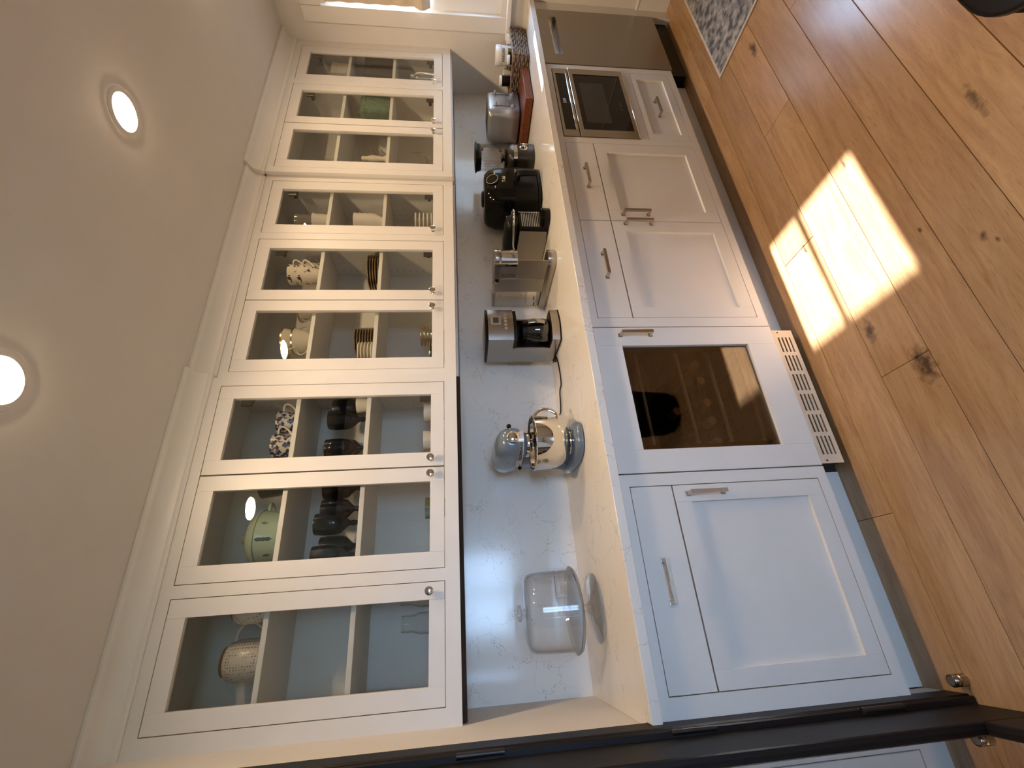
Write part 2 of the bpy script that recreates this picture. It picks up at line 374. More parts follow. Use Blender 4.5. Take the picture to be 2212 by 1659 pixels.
def thing(name, label, cat, loc=(0, 0, 0), rz=0.0, group=None):
    o = bpy.data.objects.new(name, None); o.empty_display_size = 0.05; COL.objects.link(o)
    o.location = loc; o.rotation_euler = (0, 0, math.radians(rz))
    return tag(o, label, cat, group)
def struct(o, label=None): o['kind'] = 'structure'; tag(o, label, None); return o
def copy_tree(o, parent=None):
    c = o.copy(); COL.objects.link(c); c.parent = parent
    for ch in list(o.children): copy_tree(ch, c)
    return c
def text_mesh(txt, size, align='CENTER', bold=0.0):
    cu = bpy.data.curves.new('txt', 'FONT'); cu.body = txt; cu.size = size; cu.align_x = align; cu.align_y = 'CENTER'; cu.extrude = size*0.02; cu.offset = bold; cu.resolution_u = 3
    o = bpy.data.objects.new('txt', cu); COL.objects.link(o)
    dg = bpy.context.evaluated_depsgraph_get(); me = bpy.data.meshes.new_from_object(o.evaluated_get(dg))
    bpy.data.objects.remove(o); bpy.data.curves.remove(cu)
    bm = bmesh.new(); bm.from_mesh(me); bpy.data.meshes.remove(me); return bm
# ================================================================== THE ROOM
XL, XR, YF, ZC = -0.1577, 3.5955, -4.25, 2.4796
# floor: planks laid side by side on a subfloor
fl = B().box(-0.6, XR+0.02, YF-0.02, 0.0, -0.06, -0.012).build('floor', 'subfloor'); struct(fl, 'oak plank floor of the pantry')
PW = 0.1755
joints = {-3: [0.35, 2.6], -2: [1.39, 2.95], -1: [0.76, 1.987, 3.1], 0: [0.05, 2.75], 1: [-0.1, 2.3], 2: [0.52, 2.05], 3: [1.75, 3.0]}
row = -3
while True:
    y1 = -1.03 - row*PW if False else -1.03 + (-(row))*PW
    y0 = y1 - PW
    if y1 < YF: break
    js = joints.get(row)
    if js is None: js = [random.uniform(0.1, 1.2), random.uniform(1.7, 3.0)]
    xs = [-0.45] + js + [XR]
    for a, b in zip(xs, xs[1:]):
        p = B().box(a+0.0007, b-0.0007, y0+0.0007, y1-0.0007, -0.012, 0.0, 0.0012)
        po = p.build('plank', 'oak', fl)
    row += 1
# walls
b = B().box(XL-0.2, XR+0.2, 0.0, 0.12, 0.0, ZC)
struct(b.build('wall_back', 'wall'), 'painted wall behind the cabinets')
b = B()                                             # short wing wall at the near end, then the side wall of the room
b.box(XL-0.10, XL, -0.60, 0.0, 0.0, ZC)
struct(b.build('wall_left', 'wall'), 'white end wall beside the counter')
b = B().box(-0.55, -0.45, YF, -0.60, 0.0, ZC).box(-0.45, XL-0.10, -0.66, -0.60, 0.0, ZC)
struct(b.build('wall_side', 'wall'), 'painted wall behind the open door')
WY0, WY1, WZ0, WZ1 = -1.20, -0.525, 1.084, 2.203     # opening of the end window
b = B(); x0, x1 = XR, XR+0.13
b.box(x0, x1, WY1, 0.12, 0, ZC).box(x0, x1, YF, WY0, 0, ZC).box(x0, x1, WY0, WY1, 0, WZ0).box(x0, x1, WY0, WY1, WZ1, ZC)
struct(b.build('wall_right', 'wall'), 'end wall with the window')
FX0, FX1, FZ0, FZ1 = -0.10, 0.93, 0.75, 1.84          # window behind the camera
b = B(); y0, y1 = YF-0.13, YF
b.box(-0.6, FX0, y0, y1, 0, ZC).box(FX1, XR+0.2, y0, y1, 0, ZC).box(FX0, FX1, y0, y1, 0, FZ0).box(FX0, FX1, y0, y1, FZ1, ZC)
struct(b.build('wall_front', 'wall'), 'wall behind the camera with a window')
struct(B().box(0.94, XR, YF, -2.86, 0, ZC).build('wall_light_block', 'wall'), 'unseen partition added to block window daylight')  # added out of view to limit how far the window daylight reaches
struct(B().box(-0.6, XR+0.2, YF-0.13, 0.12, ZC, ZC+0.1).build('ceiling', 'ceil'), 'smooth painted ceiling')

# outdoors: unseen lawn and wall, added to block sky light at the windows
struct(B().box(-16, 16, -16, 10, -0.5, -0.30).build('ground', 'lawn'), 'unseen lawn added to block sky light from below')
nw = B().box(6.2, 6.4, -9.0, 5.0, -0.3, 2.30)
struct(nw.build('wall_sky_block', 'sky_block'), 'unseen wall added to block low sky light at the end window')
# window on the end wall
w1 = B(); xa, xb = XR+0.03, XR+0.07
GY = [(-0.815, -0.598), (-1.122, -0.845)]; GZ = (1.147, 1.447)
w1.box(xa, xb, WY0, -1.122, WZ0, WZ1).box(xa, xb, -0.598, WY1, WZ0, WZ1)
w1.box(xa, xb, -1.122, -0.598, WZ0, GZ[0]).box(xa, xb, -1.122, -0.598, GZ[1], 1.565).box(xa, xb, -1.122, -0.598, 2.15, WZ1)
w1.box(xa, xb, -0.845, -0.815, GZ[0], GZ[1]).box(xa, xb, -0.845, -0.815, 1.565, 2.15)
w1o = struct(w1.build('window_1', 'sash'), 'white sash window on the end wall')
for k, (ya, yb) in enumerate(GY):
    B().box(XR+0.047, XR+0.052, ya, yb, *GZ).build('window_pane', 'window_glass', w1o)
    B().box(XR+0.047, XR+0.052, ya, yb, 1.565, 2.15).build('window_pane', 'window_glass', w1o)
B().box(XR+0.012, XR+0.03, -0.66, -0.60, 1.50, 1.518, 0.003).build('sash_lock', 'nickel', w1o)
c1 = B(); cy = -0.437
c1.box(XR-0.02, XR, WY1-0.002, cy, 1.03, 2.32).box(XR-0.02, XR, WY0-0.088, WY0+0.002, 1.03, 2.32).box(XR-0.02, XR, WY0, WY1, WZ1-0.002, 2.32)
struct(c1.build('trim_1', 'trim'), 'flat white window casing')
struct(B().box(XR-0.05, XR+0.03, WY0-0.10, cy+0.03, 1.02, 1.048, 0.004).build('trim_2', 'trim'), 'window stool ledge')
# roman shade drawn over the upper sash
sh = thing('roman_shade', 'beige fabric shade drawn over the upper half of the window', 'window shade', (XR-0.02, -0.86, 1.5))
prof = []
z = 2.19
pts = []
for k in range(41):
    t = k/40; zz = 2.19-0.66*t; xx = 0.010*math.sin(t*PI*6)**2 + (0.035*math.sin((t-0.85)/0.15*PI) if t > 0.85 else 0)
    pts.append((XR-0.012-xx, zz))
bb = B()
rings = []
for yy in (-1.19, -0.552):
    rings.append([(x, yy, zq) for x, zq in pts] + [(x+0.004, yy, zq) for x, zq in reversed(pts)])
bb.loft(rings); bb.build('shade_fabric', 'shade', sh, True, 40)
B().box(XR-0.035, XR-0.003, -1.195, -0.545, 2.165, 2.20, 0.003).build('head_rail', 'trim', sh, True)
# window behind the camera
w2 = B(); ya, yb = YF-0.09, YF-0.04
w2.box(FX0, FX0+0.05, ya, yb, FZ0, FZ1).box(FX1-0.05, FX1, ya, yb, FZ0, FZ1).box(FX0, FX1, ya, yb, FZ0, FZ0+0.05).box(FX0, FX1, ya, yb, FZ1-0.05, FZ1)
w2.box(0.385, 0.445, ya, yb, FZ0, FZ1).box(FX0, FX1, ya, yb, 1.27, 1.31)
w2o = struct(w2.build('window_2', 'sash'), 'double window behind the camera')
for xa_, xb_ in ((FX0+0.05, 0.385), (0.445, FX1-0.05)):
    for za_, zb_ in ((FZ0+0.05, 1.27), (1.31, FZ1-0.05)):
        B().box(xa_, xb_, YF-0.068, YF-0.063, za_, zb_).build('window_pane', 'window_glass', w2o)
# baseboard under the window
b = B().box(XR-0.016, XR, YF, -0.56, 0.0, 0.20, 0.002).box(XR-0.020, XR, YF, -0.56, 0.200, 0.212, 0.003)
struct(b.build('baseboard_right', 'trim'), 'tall white baseboard under the window')
b = B().box(XL, XL+0.010, -0.595, -0.535, 0.0, 0.12, 0.001)
struct(b.build('baseboard_left', 'trim'), 'short white baseboard beside the dark door casing')
# crown mouldings over the three upper cabinet runs
def crown(n, xa, xb, yface, lab):
    prof = [(0.012, 2.4019), (-0.006, 2.4019), (-0.009, 2.408), (-0.013, 2.412)]
    for k in range(9):
        a = math.radians(90*k/8); prof.append((-0.016-0.046*(1-math.cos(a)), 2.414+0.048*math.sin(a)))
    prof += [(-0.070, 2.466), (-0.074, 2.470), (-0.074, ZC-0.0005), (0.012, ZC-0.0005)]
    t = B(); t.loft([[(xx, yface+dy, zz) for dy, zz in prof] for xx in (xa, xb)])
    struct(t.build(n, 'trim', None, False, 30), lab)
crown('trim_3', XL, 1.0955+0.012, -0.3192, 'crown moulding over the near cabinets')
crown('trim_4', 1.0955+0.013, 2.335-0.013, -0.2938, 'crown moulding over the middle cabinets')
crown('trim_5', 2.335-0.012, XR, -0.3192, 'crown moulding over the far cabinets')

# recessed ceiling lamps
LAMPS = [(1.710, -1.035, 'recessed warm lamp wholly in view on the ceiling'), (0.722, -1.020, 'recessed warm lamp cut by the edge of the picture'), (2.715, -1.05, 'recessed lamp nearest the window, mirrored in the far cabinet glass')]
for k, (lx, ly, lab) in enumerate(LAMPS):
    t = thing('recessed_light', lab, 'ceiling light', (lx, ly, ZC), 0, 'recessed lamps')
    B().lathe([(0.056, -0.0005), (0.058, -0.004), (0.074, -0.003), (0.0775, -0.0003)], seg=40).build('trim_ring', 'trim', t, False, 40)
    B().lathe([(0.057, -0.001), (0.050, -0.0045), (0.034, -0.0075), (0.016, -0.009), (0, -0.0095)], seg=40).build('lens', 'lens', t, False, 60)

# dark door casing and the open mirrored door at the near end
struct(B().box(XL-0.10, -0.146, -0.677, -0.600, 0.0, 2.2, 0.004).box(-0.20, -0.150, -0.690, -0.677, 0, 2.2, 0.003).build('trim_6', 'dark_wood'), 'dark stained door casing')
dr = thing('mirrored_door', 'dark wooden door standing open with a mirror panel and black hinges', 'door', (-0.19, -0.70, 0.0))
DX0, DX1, DY0, DY1 = -0.212, -0.166, -1.52, -0.695
b = B(); b.box(DX0, DX1, -0.857, DY1, 0.012, 2.15, 0.003); b.build('door_stile', 'dark_wood', dr, True)
B().box(DX0, DX1, DY0, DY0+0.13, 0.012, 2.15, 0.003).build('door_stile', 'dark_wood', dr, True)
B().box(DX0, DX1, DY0+0.13, -0.857, 0.012, 0.177, 0.003).build('door_rail', 'dark_wood', dr, True)
B().box(DX0, DX1, DY0+0.13, -0.857, 2.0, 2.15, 0.003).build('door_rail', 'dark_wood', dr, True)
B().box(-0.190, -0.180, DY0+0.125, -0.8575, 0.172, 2.005).build('mirror_panel', 'mirror', dr, True)
for z0, z1 in ((0.226, 0.351), (0.765, 0.884), (1.31, 1.427)):
    h = B(); h.lathe([(0, 0), (0.0075, 0), (0.0075, z1-z0), (0, z1-z0)], (-0.154, -0.6925, z0), 14)
    h.box(-0.160, -0.150, -0.690, -0.640, z0, z1, 0.001); h.build('hinge', 'black_metal', dr, True, 40)
# floor stop for the door
t = thing('door_stop', 'short round steel door stop standing on the floor', 'door stop', (-0.113, -0.678, 0.0))
B().lathe([(0, 0), (0.016, 0), (0.016, 0.022), (0.0135, 0.024), (0.0135, 0.027), (0.016, 0.029), (0.016, 0.040), (0.0145, 0.042), (0, 0.042)], seg=28).build('post', 'steel', t, False, 40)
B().lathe([(0, 0.0425), (0.011, 0.0425), (0.011, 0.0435), (0, 0.0435)], seg=24).build('magnet_cap', 'grey_metal', t, False, 40)
# rug
t = thing('rug', 'grey distressed rug with a pale binding on the oak floor', 'rug', (2.95, -1.18, 0.0))
B().box(2.585, 3.36, -1.90, -0.788, 0.0006, 0.006, 0.002).build('pile', 'rug', t, True)
b = B()
for x0, x1, y0, y1 in ((2.575, 2.590, -1.91, -0.778), (3.355, 3.370, -1.91, -0.778), (2.585, 3.36, -0.793, -0.778), (2.585, 3.36, -1.91, -1.895)): b.box(x0, x1, y0, y1, 0.0005, 0.0075, 0.002)
b.build('binding', 'rug_edge', t, True)
# ================================================================== UPPER CABINETS
ZUB, ZUT, ZDB, ZDT = 1.4128, 2.4019, 1.4643, 2.3640
SH = (1.769, 2.0525)                # undersides of the two shelves (18 mm thick)
G = 0.0022
def knob(parent, x, yf, z):
    k = B()
    k.lathe([(0, 0), (0.009, 0), (0.009, 0.002), (0.0055, 0.004), (0.0048, 0.014), (0.011, 0.019), (0.0148, 0.023), (0.0145, 0.0265), (0.010, 0.0285), (0, 0.029)], (x, yf, z), 24, mat=rot('X', 90))
    return k.build('knob', 'chrome', parent, True, 40)
def upper_unit(label, xa, xb, yf, bays, doors, dark_under=False):
    """bays: list of (x0,x1) openings; doors: list of (x0,x1,hinge side,knob x)"""
    u = thing('glass_cabinet', label, 'cabinet', (xa, 0.0, ZUB), 0, 'glass-fronted upper cabinets')
    yb = -0.001; ft = 0.020
    f = B()
    f.box(xa, xb, yf, yf+ft, ZUB, ZDB-0.0).box(xa, xb, yf, yf+ft, ZDT, ZUT)
    edges = [xa] + [e for bay in bays for e in bay] + [xb]
    for k in range(0, len(edges), 2): f.box(edges[k], edges[k+1], yf, yf+ft, ZDB, ZDT)
    f.build('face_frame', 'paint', u, True)
    B().box(xa+0.001, xa+0.018, yf+ft, yb, ZUB, ZUT).build('side_panel', 'paint', u, True)
    B().box(xb-0.018, xb-0.001, yf+ft, yb, ZUB, ZUT).build('side_panel', 'paint', u, True)
    B().box(xa+0.018, xb-0.018, yb-0.006, yb, ZUB+0.02, ZUT).build('back_panel', 'paint', u, True)
    B().box(xa+0.018, xb-0.018, yf+ft, yb-0.006, ZUB+0.022, ZUB+0.040).build('bottom_panel', 'paint', u, True)
    B().box(xa+0.018, xb-0.018, yf+ft, yb-0.006, ZUT-0.022, ZUT-0.004).build('top_panel', 'paint', u, True)
    div = [ (bays[k][1]+bays[k+1][0])/2 for k in range(len(bays)-1)]
    for d in div: B().box(d-0.009, d+0.009, yf+ft, yb-0.006, ZUB+0.040, ZUT-0.022).build('divider', 'paint', u, True)
    ins = [xa+0.018] + [e for d in div for e in (d-0.009, d+0.009)] + [xb-0.018]
    for k in range(0, len(ins), 2):
        for z in SH: B().box(ins[k]+0.001, ins[k+1]-0.001, yf+ft+0.010, yb-0.007, z, z+0.018, 0.001).build('shelf', 'paint', u, True)
        for px in (ins[k], ins[k+1]):                 # rows of shelf-pin holes drilled in the sides
            s = 1 if px == ins[k] else -1
            h = B()
            for yy in (yf+0.06, -0.05):
                for q in range(23):
                    zz = ZUB+0.10+0.036*q
                    h.lathe([(0, 0), (0.0028, 0), (0.0028, 0.0006), (0, 0.0006)], (px, yy, zz), 6, mat=rot('Y', 90*s))
            ho = h.build('pin_holes', 'gap', u, True); ho['kind'] = 'stuff'
    if dark_under:
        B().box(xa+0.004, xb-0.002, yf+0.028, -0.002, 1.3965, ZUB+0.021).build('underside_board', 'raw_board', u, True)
    else:
        B().box(xa+0.004, xb-0.002, yf+0.028, -0.002, 1.4015, ZUB+0.021).build('underside_board', 'paint', u, True)
    ST = 0.0585
    for (x0, x1, hs, kx) in doors:
        d = B(); a, c = x0+G, x1-G; z0, z1 = ZDB+G, ZDT-G; dy0, dy1 = yf+0.0005, yf+0.0205
        gx0, gx1, gz0, gz1 = x0+ST, x1-ST, 1.5195, 2.3045
        d.box(a, gx0, dy0, dy1, z0, z1, 0.0008).box(gx1, c, dy0, dy1, z0, z1, 0.0008)
        d.box(gx0, gx1, dy0, dy1, z0, gz0).box(gx0, gx1, dy0, dy1, gz1, z1)
        dob = d.build('door', 'paint', u, True)
        B().box(gx0-0.004, gx1+0.004, dy1-0.0085, dy1-0.0045, gz0-0.004, gz1+0.004).build('glass_pane', 'pane', dob, True)
        knob(dob, kx, dy0, 1.519)
        hx = gx0-0.022 if hs < 0 else gx1+0.022
        for hz in (1.545, 2.262):
            hh = B(); s = 1 if hs < 0 else -1; ln = 0.020 if hs < 0 else 0.045
            hh.box(min(hx, hx+s*ln), max(hx, hx+s*ln), dy1+0.001, dy1+0.012, hz-0.022, hz+0.022, 0.002)
            hh.box(min(hx-s*0.028, hx+s*0.012), max(hx-s*0.028, hx+s*0.012), dy1+0.004, dy1+0.055, hz-0.009, hz+0.009, 0.002)
            hh.build('hinge', 'dark_metal', dob, True)
    return u
YN, YM = -0.3192, -0.2938
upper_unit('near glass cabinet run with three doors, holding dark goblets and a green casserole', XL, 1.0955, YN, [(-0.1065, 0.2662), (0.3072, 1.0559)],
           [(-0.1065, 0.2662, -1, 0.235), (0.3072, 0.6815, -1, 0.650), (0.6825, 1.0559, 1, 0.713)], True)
upper_unit('middle glass cabinet run, set slightly back, holding gold-rimmed china', 1.0955, 2.335, YM, [(1.1350, 1.8820), (1.9225, 2.2962)],
           [(1.1350, 1.5080, -1, 1.461), (1.5090, 1.8820, 1, 1.552), (1.9225, 2.2962, 1, 1.953)])
upper_unit('far glass cabinet run beside the window wall, holding a green glass dish', 2.335, XR, YN, [(2.3744, 3.1228), (3.1633, 3.5330)],
           [(2.3744, 2.7482, -1, 2.702), (2.7492, 3.1228, 1, 2.796), (3.1633, 3.5330, 1, 3.192)])

# ================================================================== COUNTER AND BACKSPLASH
ZK, ZKB, YB, YT = 0.915, 0.8841, -0.6214, -0.528
w = thing('worktop', 'long veined white quartz worktop running under the glass cabinets', 'worktop', (1.7, -0.3, ZKB))
B().prism([(XL, -0.0205), (XL, -0.598), (-0.1455, -0.598), (-0.1455, -0.645), (XR, -0.645), (XR, -0.0205)], ZKB, ZK, 0.0015, 1).build('slab', 'quartz', w, True)
bs = B().box(XL, XR, -0.020, -0.0005, ZKB+0.001, 1.396).build('backsplash', 'quartz'); tag(bs, 'veined pale quartz backsplash between counter and upper cabinets', 'backsplash')

# ================================================================== BASE CABINETS
def pull(parent, x0, z0, x1, z1, yf, name='handle'):
    """bar pull between two points on the front: square feet and a flat bar"""
    p = B(); dx, dz = x1-x0, z1-z0; L = math.hypot(dx, dz)
    ax = Vector((dx/L, 0, dz/L)); pr = Vector((-ax.z, 0, ax.x)); out = Vector((0, -1, 0)); o = Vector((x0, yf, z0))
    def beam(a, bq, w0, w1):
        r = []
        for (pt, wd, th) in ((a, *w0), (bq, *w1)):
            d_ = (bq-a).normalized(); s_ = d_.cross(pr).normalized()
            r.append([pt+pr*wd+s_*th, pt-pr*wd+s_*th, pt-pr*wd-s_*th, pt+pr*wd-s_*th])
        p.loft(r)
    for s0 in (0.0, L):
        sg = 1 if s0 == 0 else -1
        f0 = o+ax*(s0+sg*0.004)
        beam(f0, f0+out*0.004, (0.008, 0.008), (0.0078, 0.0078))
        beam(f0+out*0.004, f0+out*0.030+ax*sg*0.004, (0.0062, 0.005), (0.0052, 0.0045))
    beam(o+ax*0.002+out*0.030, o+ax*(L-0.002)+out*0.030, (0.0060, 0.0042), (0.0060, 0.0042))
    return p.build(name, 'nickel', parent, True, 30)
def shaker(parent, name, x0, x1, z0, z1, px0, px1, pz0, pz1, yf):
    g = 0.0024
    d = B(); a, c, e, f = x0+g, x1-g, z0+g, z1-g; y0, y1 = yf+0.0005, yf+0.021
    d.box(a, px0, y0, y1, e, f, 0.0008).box(px1, c, y0, y1, e, f, 0.0008).box(px0, px1, y0, y1, e, pz0).box(px0, px1, y0, y1, pz1, f)
    o = d.build(name, 'paint', parent, True)
    B().box(px0-0.003, px1+0.003, y0+0.0115, y1-0.002, pz0-0.003, pz1+0.003).build('panel', 'paint', o, True)
    return o
def slab(parent, name, x0, x1, z0, z1, yf):
    g = 0.0024
    return B().box(x0+g, x1-g, yf+0.0005, yf+0.021, z0+g, z1-g, 0.0008).build(name, 'paint', parent, True)
def carcass(u, xa, xb, openings, zb=0.1298, zt=ZKB-0.0005, toe=True):
    """face frame with rectangular openings, dark box behind and a toe kick"""
    f = B(); y0, y1 = YB, YB+0.02
    xs = sorted({xa, xb, *[o[0] for o in openings], *[o[1] for o in openings]}); zs = sorted({zb, zt, *[o[2] for o in openings], *[o[3] for o in openings]})
    for i in range(len(xs)-1):
        for j in range(len(zs)-1):
            cx, cz = (xs[i]+xs[i+1])/2, (zs[j]+zs[j+1])/2
            if not any(o[0] < cx < o[1] and o[2] < cz < o[3] for o in openings): f.box(xs[i], xs[i+1], y0, y1, zs[j], zs[j+1])
    bmesh.ops.remove_doubles(f.bm, verts=list(f.bm.verts), dist=1e-5)
    f.build('face_frame', 'paint', u, True)
    B().box(xa+0.001, xb-0.001, YB+0.0225, -0.001, zb, zt).build('body', 'gap', u, True)  # dark fill gives the door gaps their painted shade
    if toe: B().box(xa, xb, YT, YT+0.015, 0.0, zb).build('toe_kick', 'paint', u, True)
Z1, Z2, Z3 = 0.8471, 0.7005, 0.1652
u = thing('base_cabinet', 'near base cabinet with one drawer over one panelled door', 'cabinet', (0.19, -0.3, 0), 0, 'panelled base cabinets')
carcass(u, -0.1455, 0.5318, [(-0.0932, 0.4913, Z3, Z1)])
d = slab(u, 'drawer', -0.0932, 0.4913, Z2, Z1, YB); pull(d, 0.262, 0.783, 0.133, 0.783, YB)
d = shaker(u, 'door', -0.0932, 0.4913, Z3, Z2, -0.039, 0.4335, 0.2225, 0.643, YB); pull(d, 0.460, 0.656, 0.460, 0.524, YB)
# wine fridge
u = thing('wine_fridge', 'wine fridge with a smoked glass door in a white frame', 'wine fridge', (0.83, -0.3, 0))
fx0, fx1 = 0.5338, 1.1236
d = B(); y0, y1 = YB-0.001, YB+0.024; gx0, gx1, gz0, gz1 = 0.6175, 1.0388, 0.2498, 0.7713
d.box(fx0+0.002, gx0, y0, y1, 0.1298, 0.8762, 0.001).box(gx1, fx1-0.002, y0, y1, 0.1298, 0.8762, 0.001).box(gx0, gx1, y0, y1, 0.1298, gz0).box(gx0, gx1, y0, y1, gz1, 0.8762)
do = d.build('door', 'paint', u, True)
B().box(gx0-0.004, gx1+0.004, y0+0.012, y0+0.017, gz0-0.004, gz1+0.004).build('glass_pane', 'fridge_glass', do, True)
f = B(); q = 0.022
f.box(gx0-0.004, gx0+q, y1-0.005, y1+0.004, gz0-0.004, gz1+0.004).box(gx1-q, gx1+0.004, y1-0.005, y1+0.004, gz0-0.004, gz1+0.004).box(gx0+q, gx1-q, y1-0.005, y1+0.004, gz0-0.004, gz0+q).box(gx0+q, gx1-q, y1-0.005, y1+0.004, gz1-q, gz1+0.004)
f.build('gasket', 'black_satin', do, True)
pull(do, 1.084, 0.775, 1.084, 0.645, y0)
b = B(); bx0, bx1, by1 = fx0+0.003, fx1-0.003, -0.06
b.box(bx0, bx1, by1, by1+0.02, 0.13, 0.876).box(bx0, bx0+0.03, YB+0.032, by1, 0.13, 0.876).box(bx1-0.03, bx1, YB+0.032, by1, 0.13, 0.876).box(bx0, bx1, YB+0.032, by1, 0.13, 0.17).box(bx0, bx1, YB+0.032, by1, 0.84, 0.876)
b.build('cabinet_shell', 'fridge_dark', u, True)
for z in (0.250, 0.385, 0.518, 0.690):
    s = B(); s.box(bx0+0.032, bx1-0.032, YB+0.07, YB+0.082, z, z+0.010, 0.001)
    so = s.build('wine_rack', 'shelf_wire', u, True)
    for k in range(7): xx = bx0+0.06+k*0.078; B().box(xx-0.003, xx+0.003, YB+0.082, by1-0.01, z+0.001, z+0.007).build('rack_wire', 'black_satin', so, True)
B().box(fx0, fx1, YT+0.002, YT+0.015, 0.0, 0.1298).build('toe_recess', 'gap', u, True)
# brass-coloured ventilation grille in the toe kick
v = thing('vent_grille', 'slotted cream ventilation grille in the toe kick below the wine fridge', 'vent', (0.83, YT-0.02, 0.02))
vx0, vx1, vz0, vz1, vy = 0.545, 1.110, 0.030, 0.118, -0.6085
p = B(); slots = []
nb = 6; bw = (vx1-vx0-0.05)/nb
for k in range(nb):
    xs0 = vx0+0.025+k*bw+0.008; xs1 = xs0+bw-0.016
    for q in range(4): slots.append((xs0, xs1, vz0+0.016+q*0.016, vz0+0.016+q*0.016+0.007))
xs = sorted({vx0, vx1, *[s[0] for s in slots], *[s[1] for s in slots]}); zs = sorted({vz0, vz1, *[s[2] for s in slots], *[s[3] for s in slots]})
for i in range(len(xs)-1):
    for j in range(len(zs)-1):
        cx, cz = (xs[i]+xs[i+1])/2, (zs[j]+zs[j+1])/2
        if not any(s[0] < cx < s[1] and s[2] < cz < s[3] for s in slots): p.box(xs[i], xs[i+1], vy, vy+0.004, zs[j], zs[j+1])
p.build('grille_plate', 'vent', v, True)
B().box(vx0+0.005, vx1-0.005, vy+0.03, YT-0.001, vz0, vz1).build('vent_box', 'gap', v, True)
for sx in (vx0+0.01, vx1-0.01):
    B().lathe([(0, 0), (0.004, 0), (0.003, 0.0015), (0, 0.0018)], (sx, vy, (vz0+vz1)/2+0.02), 10, mat=rot('X', 90)).build('screw', 'dark_metal', v, True, 40)
# double cabinet
u = thing('base_cabinet', 'double base cabinet with two drawers over two panelled doors', 'cabinet', (1.7, -0.3, 0), 0, 'panelled base cabinets')
carcass(u, 1.1256, 2.258, [(1.1681, 2.2382, Z3, Z1)])
xm = 1.7029
d = slab(u, 'drawer', 1.1681, xm, Z2, Z1, YB); pull(d, 1.505, 0.773, 1.370, 0.773, YB)
d = slab(u, 'drawer', xm, 2.2382, Z2, Z1, YB); pull(d, 2.048, 0.773, 1.913, 0.773, YB)
d = shaker(u, 'door', 1.1681, xm, Z3, Z2, 1.221, 1.637, 0.2255, 0.643, YB); pull(d, 1.681, 0.642, 1.681, 0.512, YB)
d = shaker(u, 'door', xm, 2.2382, Z3, Z2, 1.768, 2.171, 0.2255, 0.643, YB); pull(d, 1.739, 0.642, 1.739, 0.512, YB)
# microwave cabinet
u = thing('oven_cabinet', 'base cabinet housing the built-in microwave, with one panelled drawer below', 'cabinet', (2.57, -0.3, 0))
carcass(u, 2.258, 2.914, [(2.2795, 2.8691, 0.4405, 0.8481), (2.2795, 2.8691, Z3, 0.3952)])
d = shaker(u, 'drawer', 2.2795, 2.8691, Z3, 0.3952, 2.332, 2.812, 0.2055, 0.3625, YB); pull(d, 2.622, 0.288, 2.490, 0.288, YB+0.0115)
t = thing('microwave', 'built-in steel microwave with black glass door and control strip', 'microwave', (2.574, YB, 0.4405))
mx0, mx1, mz0, mz1, ms = 2.2825, 2.8661, 0.4435, 0.8451, 0.7605
def ring(b, x0, x1, z0, z1, hx0, hx1, hz0, hz1, y0, y1):
    b.box(x0, hx0, y0, y1, z0, z1).box(hx1, x1, y0, y1, z0, z1).box(hx0, hx1, y0, y1, z0, hz0).box(hx0, hx1, y0, y1, hz1, z1)
b = B(); ring(b, mx0, mx1, mz0, ms-0.002, 2.334, 2.8165, 0.466, 0.735, YB-0.006, YB+0.02); b.build('door_frame', 'steel', t, True)
B().box(2.332, 2.818, YB-0.003, YB+0.012, 0.464, 0.737).build('door_glass', 'black_glass', t, True)
B().box(2.396, 2.742, YB-0.0034, YB-0.0028, 0.573, 0.708).build('viewing_window', plain('oven_window_mesh', (0.022, 0.02, 0.019), 0.12, var=0.1), t, True)
B().box(mx0, mx1, YB-0.012, YB-0.002, ms-0.004, ms-0.001, 0.001).build('door_lip', 'chrome', t, True)
B().box(mx0, mx1, YB-0.010, YB-0.002, 0.4435, 0.4475, 0.001).build('bottom_lip', 'chrome', t, True)
b = B(); ring(b, mx0, mx1, ms+0.0015, mz1, 2.332, 2.820, 0.775, 0.8315, YB-0.004, YB+0.02); b.build('control_frame', 'steel', t, True)
cp = B().box(2.330, 2.822, YB-0.002, YB+0.01, 0.773, 0.8335).build('control_panel', 'black_glass', t, True)
B().box(2.332, 2.820, YB-0.0075, YB-0.002, 0.7735, 0.7775, 0.001).build('panel_lip', 'chrome', t, True)
def label_front(txt, size, x, y, z, mat, parent, name, bold=0.0):
    tm = text_mesh(txt, size, bold=bold)
    o = B(); o.merge(tm, Matrix.Translation(Vector((x, y, z))) @ rot('X', 90)); return o.build(name, mat, parent, True)
label_front('3:24', 0.024, 2.575, YB-0.0024, 0.806, 'lcd_text', cp, 'clock_digits')
label_front('BOSCH', 0.014, 2.560, YB-0.0034, 0.4995, 'ink_dim', t, 'brand_lettering')
B().lathe([(0.005, 0), (0.0065, 0), (0.0065, 0.0004), (0.005, 0.0004), (0.005, 0)], (2.518, YB-0.0030, 0.4995), 20, mat=rot('X', 90)).build('brand_mark', 'ink_dim', t, True)
for k in range(4):
    for s in (-1, 1): B().box(2.575+s*(0.07+0.035*k)-0.004, 2.575+s*(0.07+0.035*k)+0.004, YB-0.0024, YB-0.0019, 0.800, 0.8015).build('touch_mark', 'ink_dim', cp, True)
